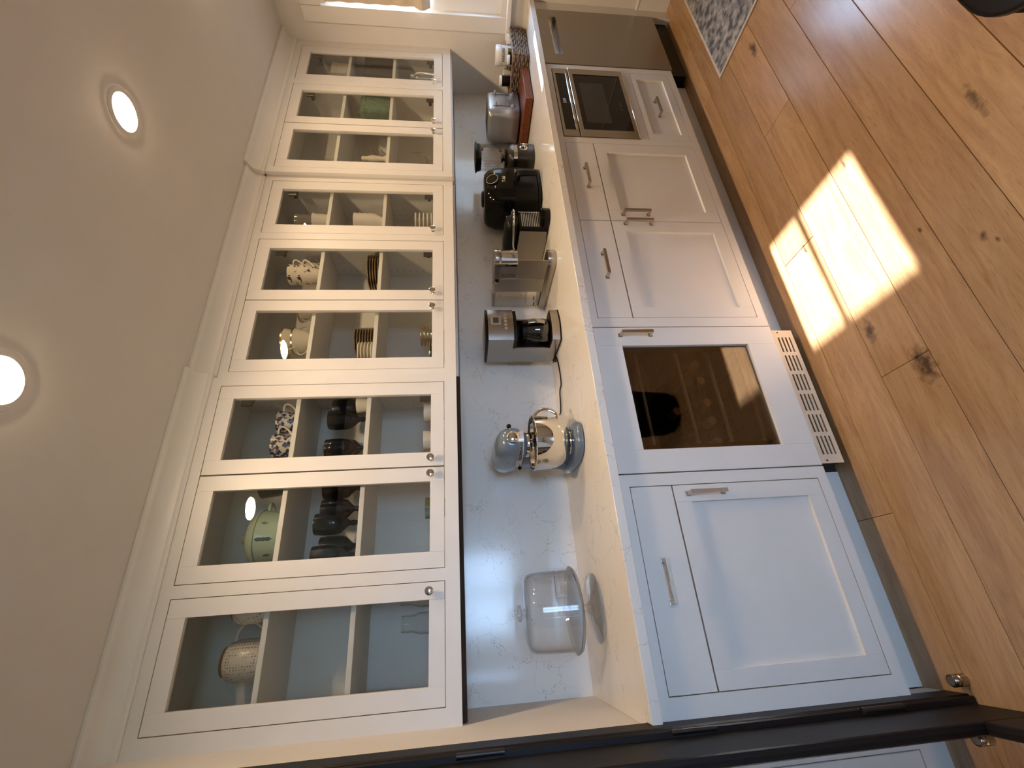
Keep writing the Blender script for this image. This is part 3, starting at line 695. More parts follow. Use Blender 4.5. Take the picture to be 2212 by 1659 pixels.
# dishwasher
t = thing('dishwasher', 'brushed steel dishwasher with a pocket handle beside the window wall', 'dishwasher', (3.207, YB, 0.12))
dx0, dx1, dz0, dz1 = 2.9175, 3.4985, 0.121, 0.8815
hx0, hx1, hz0, hz1 = 3.015, 3.417, 0.762, 0.808
b = B(); ring(b, dx0, dx1, dz0, dz1, hx0, hx1, hz0, hz1, YB-0.004, YB+0.03); b.build('door', 'steel_flat', t, True)
h = B(); h.box(hx0, hx1, YB+0.024, YB+0.030, hz0, hz1)
h.loft([[(x, YB-0.004, hz1+0.001), (x, YB-0.001, hz1+0.001), (x, YB+0.026, hz0+0.004), (x, YB+0.022, hz0+0.002)] for x in (hx0, hx1)]); h.build('pocket_handle', 'chrome', t, True)
B().box(dx0+0.005, dx1-0.005, YB+0.032, -0.05, 0.02, 0.88).build('tub_body', 'black_satin', t, True)
B().box(dx0, dx1, YT, YT+0.02, 0.0, 0.118).build('toe_panel', 'black_satin', t, True)
b = B().box(3.5005, XR-0.0005, YB, -0.05, 0.0, ZKB-0.0005).build('filler_panel', 'paint'); tag(b, 'narrow white filler panel between dishwasher and window wall', 'panel')

# opposite cabinets seen in reflections; end shaped to block daylight, darkened to cut bounce
u = thing('pantry_cabinet', 'tall greige pantry cabinets opposite, darkened to cut bounce light, mirrored in the glass doors', 'cabinet', (2.4, -2.6, 0))
ox0, ox1, oy = 0.95, XR-0.02, -2.36
B().box(ox0, ox1, -2.859, oy-0.003, 0.0, 2.40).build('body', 'greige', u, True)
nx = 6
for k in range(nx):
    for z0, z1 in ((0.12, 0.88), (0.90, 1.42), (1.44, 2.36)):
        x0 = ox0+0.03+k*(ox1-ox0-0.06)/nx; x1 = x0+(ox1-ox0-0.06)/nx-0.02
        d = B(); s = 0.058; y0, y1 = oy-0.002, oy+0.018
        d.box(x0, x0+s, y0, y1, z0, z1).box(x1-s, x1, y0, y1, z0, z1).box(x0+s, x1-s, y0, y1, z0, z0+s).box(x0+s, x1-s, y0, y1, z1-s, z1).box(x0+s, x1-s, y0, y0+0.008, z0+s, z1-s)
        d.build('door', 'greige', u, True)
# ================================================================== THINGS ON THE COUNTER
Z0 = ZK + 0.0006
# ---- glass cake stand with dome
t = thing('cake_stand', 'clear glass footed cake stand under a tall glass dome', 'cake stand', (0.143, -0.240, Z0))
B().lathe([(0, 0.003), (0.06, 0.002), (0.112, 0.0), (0.118, 0.003), (0.114, 0.007), (0.07, 0.010), (0.028, 0.020), (0.0135, 0.036), (0.0125, 0.052), (0.0135, 0.064), (0.024, 0.070), (0, 0.072)], seg=48).build('foot', 'crystal_thick', t, False, 50)
B().lathe([(0, 0.073), (0.10, 0.0735), (0.142, 0.078), (0.1485, 0.088), (0.1455, 0.088), (0.140, 0.083), (0.10, 0.079), (0, 0.079)], seg=56).build('plate', 'crystal_thick', t, False, 50)
d = B().lathe([(0.1415, 0.0815), (0.1435, 0.084), (0.1405, 0.090), (0.1365, 0.10), (0.1345, 0.20), (0.132, 0.236), (0.124, 0.253), (0.108, 0.262), (0.05, 0.2665), (0, 0.2665)], seg=56)
d.lathe([(0.1375, 0.0815), (0.1315, 0.10), (0.1300, 0.20), (0.1275, 0.235), (0.120, 0.249), (0.106, 0.258), (0.05, 0.2625), (0, 0.2625)], seg=56)
do = d.build('dome', 'crystal', t, False, 50)
B().lathe([(0, 0.267), (0.017, 0.267), (0.010, 0.272), (0.0085, 0.276), (0.026, 0.281), (0.0290, 0.287), (0.025, 0.292), (0, 0.293)], seg=28).build('dome_knob', 'crystal_thick', do, False, 50)

# ---- stand mixer
t = thing('stand_mixer', 'blue stand mixer with a polished steel bowl on the quartz counter', 'mixer', (0.757, -0.245, Z0))
# local: +X right, -Y front
def ell(cx, cy, rx, ry, z, n=36, pw=2.0):
    r = []
    for k in range(n):
        a = 2*PI*k/n; c, s_ = math.cos(a), math.sin(a); e = 2/pw
        r.append((cx+rx*math.copysign(abs(c)**e, c), cy+ry*math.copysign(abs(s_)**e, s_), z))
    return r
b = B()
b.loft([ell(0, -0.005, 0.086, 0.170, 0.0, pw=2.6), ell(0, -0.005, 0.091, 0.176, 0.008, pw=2.6), ell(0, -0.005, 0.089, 0.173, 0.020, pw=2.6), ell(0, -0.005, 0.078, 0.160, 0.030, pw=2.6), ell(0, -0.005, 0.05, 0.13, 0.034, pw=2.4)])
b.build('base', 'blue', t, False, 50)
b = B()
b.loft([ell(0, 0.105, 0.070, 0.062, 0.026, pw=2.4), ell(0, 0.108, 0.056, 0.052, 0.05, pw=2.4), ell(0, 0.110, 0.047, 0.046, 0.10, pw=2.4), ell(0, 0.108, 0.044, 0.046, 0.16, pw=2.4), ell(0, 0.100, 0.046, 0.055, 0.205, pw=2.4), ell(0, 0.092, 0.050, 0.066, 0.232, pw=2.4)])
b.build('pedestal', 'blue', t, False, 50)
# head: rings along Y
b = B(); rings = []
hz = 0.283
for (yy, rx, rz, dz) in ((0.178, 0.008, 0.012, 0.012), (0.172, 0.030, 0.034, 0.010), (0.155, 0.048, 0.052, 0.006), (0.12, 0.060, 0.064, 0.002), (0.07, 0.065, 0.069, 0.0), (0.0, 0.066, 0.069, 0.0), (-0.07, 0.064, 0.066, -0.001), (-0.115, 0.058, 0.060, -0.002), (-0.142, 0.048, 0.050, -0.003), (-0.156, 0.036, 0.038, -0.004), (-0.160, 0.024, 0.026, -0.004)):
    r = []
    for k in range(36):
        a = 2*PI*k/36; c, s_ = math.cos(a), math.sin(a)
        zz = rz*math.copysign(abs(s_)**0.85, s_)
        if s_ < 0: zz *= 0.92
        r.append((rx*math.copysign(abs(c)**0.85, c), yy, hz+dz+zz))
    rings.append(r)
b.loft(rings); hd = b.build('motor_head', 'blue', t, False, 60)
# planetary head and collar under the front of the motor head
B().lathe([(0, 0.250), (0.050, 0.250), (0.050, 0.225), (0.048, 0.222), (0, 0.222)], (0, -0.072, 0), 32, sy=1.1).build('neck', 'blue', t, False, 40)
B().lathe([(0, 0.223), (0.049, 0.223), (0.0505, 0.221), (0.0505, 0.210), (0.047, 0.208), (0, 0.208)], (0, -0.072, 0), 32).build('drip_ring', 'chrome', t, False, 40)
B().lathe([(0, 0.208), (0.012, 0.208), (0.010, 0.150), (0, 0.150)], (0.018, -0.072, 0), 14).build('beater_shaft', 'chrome', t, False, 40)
# chrome band round the head with lettering
def band_pt(u, zz, off):                           # u: arc position along the front half of an ellipse
    a = u; rx, ry = 0.0645+off, 0.168+off
    e = 0.85
    c, s_ = math.cos(a), math.sin(a)
    return (rx*math.copysign(abs(c)**e, c), 0.005+ry*math.copysign(abs(s_)**e, s_), zz)
b = B(); n = 60
for k in range(n): pass
ang = [PI*0.98 + (PI*1.04)*k/n for k in range(n+1)]
b.loft([[band_pt(a, 0.238, -0.004), band_pt(a, 0.238, 0.0015), band_pt(a, 0.261, 0.0015), band_pt(a, 0.261, -0.004)] for a in ang])
bo = b.build('trim_band', 'band', t, False, 40)
tm = text_mesh('KitchenAid', 0.024, bold=0.0004)
cum = [(0.0, PI)]; tot = 0.0
prev = Vector(band_pt(PI, 0, 0.002))
for k in range(1, 400):
    a = PI + PI*k/399; q = Vector(band_pt(a, 0, 0.002)); tot += (q-prev).length; prev = q; cum.append((tot, a))
def arc_to_ang(s_):
    s_ = max(0.0, min(tot, s_))
    lo, hi = 0, len(cum)-1
    while hi-lo > 1:
        m_ = (lo+hi)//2
        if cum[m_][0] < s_: lo = m_
        else: hi = m_
    f_ = (s_-cum[lo][0])/max(1e-9, cum[hi][0]-cum[lo][0]); return cum[lo][1]+f_*(cum[hi][1]-cum[lo][1])
for v in tm.verts:
    a = arc_to_ang(0.125+v.co.x); v.co = Vector(band_pt(a, 0.2495+v.co.y, 0.002+v.co.z))
b = B(); b.merge(tm); b.build('lettering', 'ink', bo)
# attachment hub, knobs and lever
B().lathe([(0, 0), (0.024, 0), (0.0255, 0.004), (0.0245, 0.012), (0.018, 0.017), (0, 0.018)], (0, -0.155, 0.281), 28, mat=rot('X', 90)).build('hub_cap', 'chrome', t, False, 40)
k = B(); k.tube([(0.022, -0.150, 0.289), (0.045, -0.152, 0.292)], 0.0035, 8); ko = k.build('hub_screw', 'chrome', t, False, 40)
B().sphere((0.052, -0.152, 0.293), 0.0095).build('hub_knob', 'black_gloss', ko, False, 60)
k = B(); k.tube([(-0.060, -0.02, 0.246), (-0.078, -0.024, 0.246)], 0.003, 8); ko = k.build('speed_lever', 'chrome', t, False, 40)
B().sphere((-0.083, -0.025, 0.246), 0.0082).build('lever_knob', 'black_gloss', ko, False, 60)
B().box(-0.0672, -0.0645, -0.045, -0.037, 0.292, 0.296, 0.0006).build('vent_slot', 'ink', t)
# bowl
bowl = [(0.050, 0.042), (0.062, 0.044), (0.080, 0.056), (0.094, 0.074), (0.103, 0.096), (0.108, 0.125), (0.1105, 0.155), (0.1115, 0.186), (0.1150, 0.1885), (0.1155, 0.191), (0.1125, 0.1925), (0.1085, 0.186), (0.1075, 0.155), (0.105, 0.125), (0.100, 0.098), (0.090, 0.077), (0.076, 0.060), (0.05, 0.048), (0, 0.046)]
bw = B().lathe(bowl, (0.010, -0.062, 0), 56)
bo = bw.build('bowl', 'chrome', t, False, 40)
B().lathe([(0, 0.034), (0.052, 0.034), (0.053, 0.037), (0.050, 0.041), (0.050, 0.0425), (0, 0.0425)], (0.010, -0.062, 0), 40).build('bowl_foot', 'chrome', bo, False, 40)
pts = []
for q in range(15):
    f_ = q/14; a = -0.28+f_*(PI*0.98+0.1)
    pts.append((0.010+0.104+0.040*math.sin(PI*f_)**0.55, -0.075, 0.172-0.105*f_))
pts[0] = (0.112, -0.075, 0.176); pts[-1] = (0.100, -0.075, 0.074)
B().tube(pts, 0.010, 10, flat=0.38).build('bowl_handle', 'chrome', bo, False, 50)

# ---- drip coffee maker
t = thing('coffee_maker', 'steel drip coffee maker with a black cavity and glass carafe', 'coffee maker', (1.363, -0.195, Z0))
hw, dp = 0.084, 0.215
def bowed(w, y0, y1, bow, n=10):
    """footprint: straight back and sides, gently bowed front"""
    p = [(w, y1), (-w, y1), (-w, y0)]
    for k in range(1, n): f_ = k/n; p.append((-w+2*w*f_, y0-bow*math.sin(PI*f_)))
    p.append((w, y0)); return p
yF, yB_ = -0.098, 0.110
ft = bowed(hw, yF, yB_, 0.018)
B().prism(bowed(hw+0.001, yF-0.001, yB_, 0.019), 0.0, 0.007, 0.002).build('base_trim', 'black_gloss', t, False, 30)
b = B().prism(ft, 0.007, 0.044)
b.build('base_plinth', 'steel', t, False, 30)
b = B().prism(bowed(hw, yF, yB_, 0.018), 0.226, 0.345); b.build('control_head', 'steel_v', t, False, 30)
for s_ in (-1, 1): B().box(min(s_*hw, s_*(hw-0.006)), max(s_*hw, s_*(hw-0.006)), -0.020, yB_, 0.044, 0.226).build('side_panel', 'steel_v', t)
b = B(); b.box(-hw+0.006, hw-0.006, 0.015, yB_-0.001, 0.044, 0.226); b.prism(bowed(hw-0.004, yF+0.002, 0.015, 0.017), 0.210, 0.2255); b.build('cavity', 'black_satin', t, False, 30)
B().prism(bowed(hw-0.004, yF+0.002, yB_, 0.017), 0.044, 0.0475).build('warming_plate', 'black_satin', t, False, 30)
B().prism(bowed(hw+0.0005, yF-0.001, yB_+0.001, 0.019), 0.345, 0.359, 0.004).build('lid', 'black_gloss', t, False, 30)
c = B().lathe([(0, 0.050), (0.052, 0.050), (0.060, 0.056), (0.063, 0.080), (0.060, 0.125), (0.050, 0.155), (0.046, 0.165), (0.0445, 0.165), (0.048, 0.152), (0.058, 0.124), (0.061, 0.080), (0.058, 0.058), (0, 0.053)], (0, -0.038, 0), 40).build('carafe', 'jar_glass', t, False, 40)
B().lathe([(0, 0.052), (0.0575, 0.056), (0.060, 0.078), (0.0595, 0.092), (0, 0.092)], (0, -0.038, 0), 36).build('coffee', plain('brewed_coffee', (0.010, 0.005, 0.003), 0.1, var=0.1), c, False, 40)
B().lathe([(0.0475, 0.158), (0.0505, 0.158), (0.0505, 0.178), (0.03, 0.186), (0, 0.187)], (0, -0.038, 0), 36).build('carafe_lid', 'black_satin', c, False, 40)
hb = B(); q = rot('Z', 4)
hb.tube([q @ Vector(p) for p in ((0, -0.090, 0.172), (0, -0.112, 0.166), (0, -0.121, 0.13), (0, -0.117, 0.09), (0, -0.106, 0.068))], 0.011, 10, flat=0.55)
bmesh.ops.translate(hb.bm, vec=(0, 0.012, 0), verts=list(hb.bm.verts)); ho = hb.build('carafe_handle', 'black_satin', c, False, 50)
hb = B(); hb.tube([q @ Vector(p) for p in ((0, -0.1235, 0.156), (0, -0.130, 0.13), (0, -0.1265, 0.095), (0, -0.119, 0.075))], 0.011, 8, flat=0.22)
bmesh.ops.translate(hb.bm, vec=(0, 0.011, 0), verts=list(hb.bm.verts)); hb.build('handle_inlay', 'steel_v', ho, False, 50)
yc = yF-0.0180
sc = B().box(-0.012, 0.036, yc-0.0022, yc+0.004, 0.284, 0.332, 0.001).build('display_frame', 'silver_plastic', t)
B().box(-0.003, 0.027, yc-0.0029, yc-0.002, 0.295, 0.321).build('display', 'lcd', sc)
for k in range(5):
    xx = -0.030+0.019*k; yy = yF-0.018*math.sin(PI*(xx+hw)/(2*hw))
    B().lathe([(0, 0), (0.0078, 0), (0.0078, 0.002), (0.0062, 0.0042), (0, 0.0045)], (xx, yy+0.0005, 0.261), 16, mat=rot('X', 90)).build('button', 'silver_plastic', t, False, 40)
# its power cord
cp_ = [(1.2745, -0.078, 0.922), (1.270, -0.10, 0.919), (1.262, -0.112, 0.919), (1.255, -0.125, 0.919), (1.266, -0.138, 0.919), (1.272, -0.146, 0.919), (1.262, -0.150, 0.919), (1.22, -0.170, 0.919), (1.18, -0.178, 0.919), (1.135, -0.180, 0.919), (1.10, -0.172, 0.919), (1.095, -0.145, 0.919), (1.075, -0.125, 0.919), (1.05, -0.118, 0.919), (1.01, -0.105, 0.919), (0.985, -0.090, 0.922), (0.968, -0.070, 0.945), (0.955, -0.050, 0.975)]
def smooth(pts, n=6):
    out = []; P = [Vector(p) for p in pts]
    for i in range(len(P)-1):
        p0, p1, p2, p3 = P[max(i-1, 0)], P[i], P[i+1], P[min(i+2, len(P)-1)]
        for k in range(n):
            u_ = k/n; out.append(0.5*((2*p1)+(-p0+p2)*u_+(2*p0-5*p1+4*p2-p3)*u_*u_+(-p0+3*p1-3*p2+p3)*u_**3))
    out.append(P[-1]); return out
t = thing('power_cord', 'thin black power cord trailing from the coffee maker to the outlet', 'cord', (1.1, -0.15, ZK))
B().tube(smooth(cp_), 0.0030, 7).build('cable', 'black_satin', t, True, 60)
B().box(0.941, 0.965, -0.046, -0.0262, 0.968, 0.990, 0.003).build('plug', 'black_satin', t, True)
# outlets on the backsplash
for (ox, oz, lab) in ((0.940, 0.985, 'white wall outlet behind the blue mixer'), (0.245, 0.985, 'white wall outlet behind the glass cake dome')):
    t = thing('wall_outlet', lab, 'outlet', (ox, -0.021, oz), 0, 'backsplash outlets')
    B().box(-0.058, 0.058, -0.0045, 0.0, -0.036, 0.036, 0.002).build('cover_plate', 'porcelain', t)
    for s_ in (-1, 1): B().box(s_*0.026-0.017, s_*0.026+0.017, -0.0058, -0.0045, -0.015, 0.015, 0.001).build('socket', 'white_plastic', t)

# ---- narrow single-cup brewer
t = thing('pod_brewer', 'narrow steel single-cup brewer with a round head and clear water tank', 'coffee machine', (1.698, -0.235, Z0))
bxm, hw_ = 0.0, 0.048
def stad(w, y0, y1, n=12):                          # back straight, front half-round
    p = [(w, y1), (-w, y1)]
    for k in range(n+1): a = PI+PI*k/n; p.append((w*math.cos(a), y0+w*math.sin(a)))
    return p
B().prism(stad(hw_, -0.130, 0.205), 0.0, 0.042, 0.003).build('base', 'steel', t, False, 30)
B().lathe([(0, 0.0425), (0.034, 0.0425), (0.034, 0.045), (0, 0.045)], (0, -0.128, 0), 28).build('drip_plate', 'dark_metal', t, False, 40)
B().prism([(hw_, 0.060), (-hw_, 0.060), (-hw_, -0.040), (hw_, -0.040)], 0.042, 0.297, 0.003).build('column', 'grey_metal', t, False, 30)
B().prism([(-hw_-0.0005, -0.045), (-hw_-0.0005, -0.178), (-hw_+0.004, -0.178), (-hw_+0.004, -0.045)], 0.045, 0.190, 0.001).build('side_guard', 'grey_metal', t)
hd = B().prism(stad(hw_-0.002, -0.130, -0.040), 0.190, 0.268).build('brew_head', 'chrome', t, False, 30)
B().prism(stad(hw_, -0.130, 0.0), 0.268, 0.305, 0.006).build('head_cap', 'steel', hd, False, 30)
B().lathe([(0, 0), (0.010, 0), (0.010, 0.004), (0.006, 0.006), (0, 0.006)], (-hw_, -0.015, 0.286), 18, mat=rot('Y', -90)).build('cap_button', 'chrome', hd, False, 40)
tk = B(); tk.prism(rrect(0, 0.135, 0.092, 0.130, 0.016), 0.042, 0.285); tk.prism(rrect(0, 0.135, 0.087, 0.125, 0.014), 0.046, 0.285)
tko = tk.build('water_tank', 'crystal', t, False, 40)
B().prism(rrect(0, 0.135, 0.084, 0.122, 0.013), 0.047, 0.115).build('water', 'crystal', tko, False, 40)
B().prism(rrect(0, 0.135, 0.094, 0.132, 0.016), 0.286, 0.297, 0.002).build('tank_lid', 'grey_metal', tko, False, 40)
B().tube(smooth([(-0.046, 0.082, 0.262), (-0.060, 0.080, 0.265), (-0.066, 0.080, 0.25), (-0.066, 0.080, 0.165), (-0.060, 0.080, 0.145), (-0.046, 0.082, 0.148)], 4), 0.006, 8).build('tank_handle', 'crystal', tko, False, 60)
for (yy, zz, l) in ((0.10, 0.075, 0.028), (0.15, 0.068, 0.034)): B().box(-0.0475, -0.0462, yy, yy+l, zz, zz+0.005).build('level_mark', 'ink', tko)

# ---- capsule espresso machine
t = thing('espresso_machine', 'black capsule espresso machine with flat grey side panels and chrome lever', 'coffee machine', (1.980, -0.24, Z0))
B().prism(rrect(0, 0.02, 0.102, 0.26, 0.012), 0.010, 0.155).build('body', 'black_satin', t, False, 30)
b = B(); rings = []
for (yy, rx, z0, z1) in ((0.150, 0.030, 0.16, 0.205), (0.135, 0.045, 0.152, 0.224), (0.05, 0.050, 0.150, 0.231), (-0.06, 0.049, 0.150, 0.230), (-0.100, 0.044, 0.152, 0.222), (-0.114, 0.034, 0.160, 0.208)):
    zc, rz = (z0+z1)/2, (z1-z0)/2
    rings.append([(rx*math.copysign(abs(math.cos(2*PI*k/28))**0.7, math.cos(2*PI*k/28)), yy, zc+rz*math.copysign(abs(math.sin(2*PI*k/28))**0.7, math.sin(2*PI*k/28))) for k in range(28)])
b.loft(rings); b.build('top_housing', 'black_satin', t, False, 50)
for s_ in (-1, 1): B().prism([(-0.155, 0.010), (-0.155, 0.152), (0.15, 0.156), (0.15, 0.002), (-0.085, 0.002)][::1], 0, 0.004, 0.0008, 1, mat=Matrix(((0, 0, 1, 0.0515 if s_ > 0 else -0.0555), (1, 0, 0, 0.07-0.0), (0, 1, 0, 0), (0, 0, 0, 1))) if False else Matrix(((0, 0, 1, (0.0515 if s_ > 0 else -0.0555)), (1, 0, 0, 0.070), (0, 1, 0, 0), (0, 0, 0, 1)))).build('side_panel', 'grey_metal', t)
for k in range(12):
    zz = 0.036+0.0092*k; B().box(-0.046, 0.046, -0.116, -0.1105, zz, zz+0.0052, 0.0015).build('grille_rib', 'silver_plastic', t)
B().box(0.0460, 0.0500, -0.122, -0.100, 0.024, 0.160, 0.001).build('front_strip', 'chrome', t)
B().prism(stad(0.047, -0.132, -0.11), 0.0, 0.050, 0.006).build('drip_tray', 'black_gloss', t, False, 30)
B().tube(smooth([(-0.053, 0.055, 0.165), (-0.056, 0.02, 0.178), (-0.056, -0.06, 0.184), (-0.050, -0.12, 0.188), (-0.025, -0.155, 0.188), (0.0, -0.163, 0.188), (0.025, -0.155, 0.188), (0.050, -0.12, 0.188), (0.056, -0.06, 0.184), (0.053, 0.055, 0.165)], 5), 0.0055, 10).build('lever_handle', 'chrome', t, False, 60)

# ---- air fryer
t = thing('air_fryer', 'large black air fryer with a basket handle and round dial', 'air fryer', (2.315, -0.185, Z0))
def sq(w, z, d=None, pw=4.2): return ell(0, 0, w, d or w, z, 48, pw)
b = B(); b.loft([sq(0.128, 0.0), sq(0.140, 0.006), sq(0.142, 0.020)]); b.build('foot_ring', 'black_satin', t, False, 40)
b = B(); b.loft([sq(0.136, 0.021), sq(0.140, 0.05), sq(0.143, 0.12), sq(0.143, 0.20), sq(0.139, 0.255), sq(0.128, 0.295), sq(0.110, 0.316), sq(0.085, 0.321)]); bo = b.build('housing', 'black_gloss', t, False, 50)
B().lathe([(0, 0.3205), (0.045, 0.3215), (0.045, 0.328), (0.038, 0.332), (0, 0.333)], seg=30).build('top_cap', 'black_satin', bo, False, 40)
bf = B(); bf.loft([[(x, y-0.002 if y < -0.10 else y, z) for x, y, z in sq(w+0.001, z_) if True] for w, z_ in ((0.141, 0.03), (0.143, 0.08), (0.1435, 0.15))]); bf.build('basket_front', 'black_satin', t, False, 50)
h = B(); h.tube([(0, -0.130, 0.135), (0, -0.170, 0.140), (0, -0.186, 0.130), (0, -0.190, 0.10), (0, -0.190, 0.045), (0, -0.188, 0.030)], [0.018, 0.018, 0.018, 0.017, 0.016, 0.010], 12, flat=1.25)
h.build('basket_handle', 'black_satin', t, False, 50)
B().box(-0.014, 0.014, -0.202, -0.160, 0.152, 0.157, 0.002).build('handle_inlay', 'steel', t)
mdl = Matrix.Translation(Vector((0.0, -0.128, 0.272))) @ rot('X', 68)
dl = B().lathe([(0, 0), (0.036, 0), (0.036, 0.010), (0.033, 0.014), (0, 0.014)], seg=36, mat=mdl).build('dial', 'black_gloss', t, False, 40)
B().lathe([(0.0325, 0.0135), (0.0350, 0.0135), (0.0350, 0.0155), (0.0325, 0.0155), (0.0325, 0.0135)], seg=40, mat=mdl).build('dial_ring', 'chrome', dl, False, 40)
for a in (-0.055, 0.055): B().box(-0.008, 0.008, -0.0016, 0.0, -0.0022, 0.0022).build('dial_icon', 'ink_white', t).matrix_local = Matrix.Translation(Vector((a, -0.1365, 0.262))) @ rot('X', -22)
label_front('T-fal', 0.026, 2.315, -0.185-0.1445, Z0+0.212, 'ink_white', t, 'brand_lettering', 0.0003)
for s_ in (0, 1): B().lathe([(0, 0), (0.003, 0), (0.003, 0.001), (0, 0.001)], (-0.1435, 0.012*s_-0.01, 0.195), 10, mat=rot('Y', -90)).build('vent_dot', 'ink_white', t)

# ---- jar blender
t = thing('blender', 'charcoal blender with a clear jar and black lid', 'blender', (2.652, -0.205, Z0))
b = B(); b.loft([sq(0.072, 0.0, pw=3.0), sq(0.076, 0.006, pw=3.0), sq(0.075, 0.06, pw=3.0), sq(0.073, 0.105, pw=3.0)]); b.build('motor_base', 'charcoal', t, False, 40)
b = B(); b.loft([sq(0.0745, 0.1052, pw=3.0), sq(0.0745, 0.128, pw=3.0)]); b.build('chrome_band', 'chrome', t, False, 40)
b = B(); b.loft([sq(0.0735, 0.1282, pw=3.0), sq(0.070, 0.142, pw=3.0), sq(0.060, 0.156, pw=3.0), sq(0.052, 0.163, pw=3.0)]); b.build('shoulder', 'charcoal', t, False, 40)
B().lathe([(0, 0.163), (0.053, 0.163), (0.053, 0.178), (0, 0.178)], seg=32).build('jar_collar', 'black_satin', t, False, 40)
def jar(w0, w1, z0, z1): return [sq(w0, z0, pw=3.4), sq((w0+w1)/2*1.02, (z0+z1)/2, pw=3.4), sq(w1, z1, pw=3.4)]
b = B(); b.loft(jar(0.055, 0.067, 0.179, 0.335)); b.loft(jar(0.051, 0.063, 0.182, 0.335)); jo = b.build('jar', 'jar_glass', t, False, 40)
for q in range(4): B().box(-0.0655, -0.0635, -0.03+0.018*q, -0.024+0.018*q, 0.215, 0.32).build('jar_flute', 'jar_glass', jo)
B().lathe([(0, 0.180), (0.012, 0.180), (0.030, 0.196), (0.028, 0.199), (0.006, 0.190), (0, 0.20)], seg=8).build('blade', 'steel', jo)
b = B(); b.loft([sq(0.062, 0.322, pw=3.2), sq(0.0685, 0.3355, pw=3.2), sq(0.0690, 0.348, pw=3.2), sq(0.077, 0.351, pw=3.2), sq(0.077, 0.358, pw=3.2), sq(0.050, 0.362, pw=3.2)]); b.build('lid', 'black_satin', t, False, 40)
B().tube(smooth([(0.060, -0.01, 0.315), (0.085, -0.01, 0.312), (0.098, -0.01, 0.29), (0.096, -0.01, 0.23), (0.075, -0.01, 0.20), (0.052, -0.01, 0.20)], 4), 0.010, 10, flat=0.7).build('jar_handle', 'black_satin', jo, False, 60)
kb = B().lathe([(0, 0), (0.024, 0), (0.024, 0.006), (0.017, 0.010), (0.015, 0.022), (0, 0.023)], (0, -0.073, 0.068), 28, mat=rot('X', 90)).build('speed_knob', 'chrome', t, False, 40)
B().box(-0.004, 0.004, -0.104, -0.094, 0.046, 0.090, 0.002).build('knob_grip', 'chrome', kb)

# ---- cutting board with toaster on it
t = thing('cutting_board', 'thick reddish wooden cutting board lying under the toaster', 'cutting board', (3.07, -0.24, ZK))
b = B(); ns = 6; y0, y1 = -0.43, -0.045
for k in range(ns): pass
B().box(2.900, 3.230, y0, y1, ZK+0.006, 0.966, 0.003).build('board', 'board', t, True)
for fx in (2.93, 3.20):
    for fy in (-0.40, -0.08): B().lathe([(0, 0), (0.012, 0), (0.012, 0.006), (0, 0.006)], (fx, fy, ZK+0.0003), 16).build('foot', 'black_satin', t, True)
t = thing('toaster', 'brushed grey four-slice toaster standing on the cutting board', 'toaster', (3.107, -0.165, 0.9662))
TX, TY = 0.122, 0.118
b = B(); b.loft([[(x, y, z) for x, y, z in ell(0, 0, TX*s_, TY*s_, zz, 40, 5.0)] for s_, zz in ((0.97, 0.012), (1.0, 0.018), (1.0, 0.185), (0.985, 0.200), (0.95, 0.209), (0.88, 0.213))])
b.build('housing', 'silver_plastic', t, False, 50)
B().prism(rrect(0, 0, 2*TX*0.96, 2*TY*0.96, 0.03), 0.0, 0.012).build('plinth', 'black_satin', t, False, 40)
for k in range(4):
    xx = -0.075+0.05*k; B().box(xx-0.011, xx+0.011, -0.085, 0.085, 0.2125, 0.2142, 0.0008).build('bread_slot', 'gap', t)
for xx in (-0.055, 0.060):
    B().box(xx-0.0022, xx+0.0022, -TY-0.0012, -TY+0.001, 0.072, 0.178).build('lever_track', 'gap', t)
    B().box(xx-0.012, xx+0.012, -TY-0.024, -TY-0.003, 0.158, 0.168, 0.003).build('lever', 'silver_plastic', t)
    kq = B().lathe([(0, 0), (0.0145, 0), (0.0145, 0.004), (0.011, 0.007), (0.010, 0.016), (0, 0.017)], (xx, -TY, 0.050), 24, mat=rot('X', 90)).build('browning_knob', 'silver_plastic', t, False, 40)
    B().box(xx-0.002, xx+0.002, -TY-0.019, -TY-0.016, 0.040, 0.060, 0.0008).build('knob_pointer', 'chrome', kq)

# ---- wicker basket and what stands in it
t = thing('wicker_basket', 'grey-brown woven wicker basket in the corner by the window', 'basket', (3.385, -0.345, ZK))
bx0, bx1, by0, by1, bz0, bz1 = 3.255, 3.565, -0.475, -0.225, 0.917, 1.018
B().box(bx0+0.012, bx1-0.012, by0+0.012, by1-0.012, bz0, bz0+0.008).build('floor', 'wicker_dark', t, True)
per = []
step = 0.0135
def per_pts():
    P = []
    nx_ = 24; ny_ = 17
    for k in range(nx_): P.append((bx0+(bx1-bx0)*k/nx_, by0, 0, -1))
    for k in range(ny_): P.append((bx1, by0+(by1-by0)*k/ny_, 1, 0))
    for k in range(nx_): P.append((bx1-(bx1-bx0)*k/nx_, by1, 0, 1))
    for k in range(ny_): P.append((bx0, by1-(by1-by0)*k/ny_, -1, 0))
    return P
PP = per_pts(); n = len(PP)
for rw in range(8):                                 # horizontal strands weaving in and out of the uprights
    zz = bz0+0.008+rw*0.0128
    pts = []
    for k, (x, y, nx_, ny_) in enumerate(PP):
        s_ = 0.0045*(1 if (k//2+rw) % 2 else -1)
        fl_ = (zz-bz0)/(bz1-bz0)*0.010
        pts.append((x+nx_*(s_+fl_)+random.uniform(-.0008, .0008), y+ny_*(s_+fl_), zz+random.uniform(-.0018, .0018)))
    B().tube(pts, 0.0058, 6, True).build('wicker_strand', 'wicker', t, True, 60)
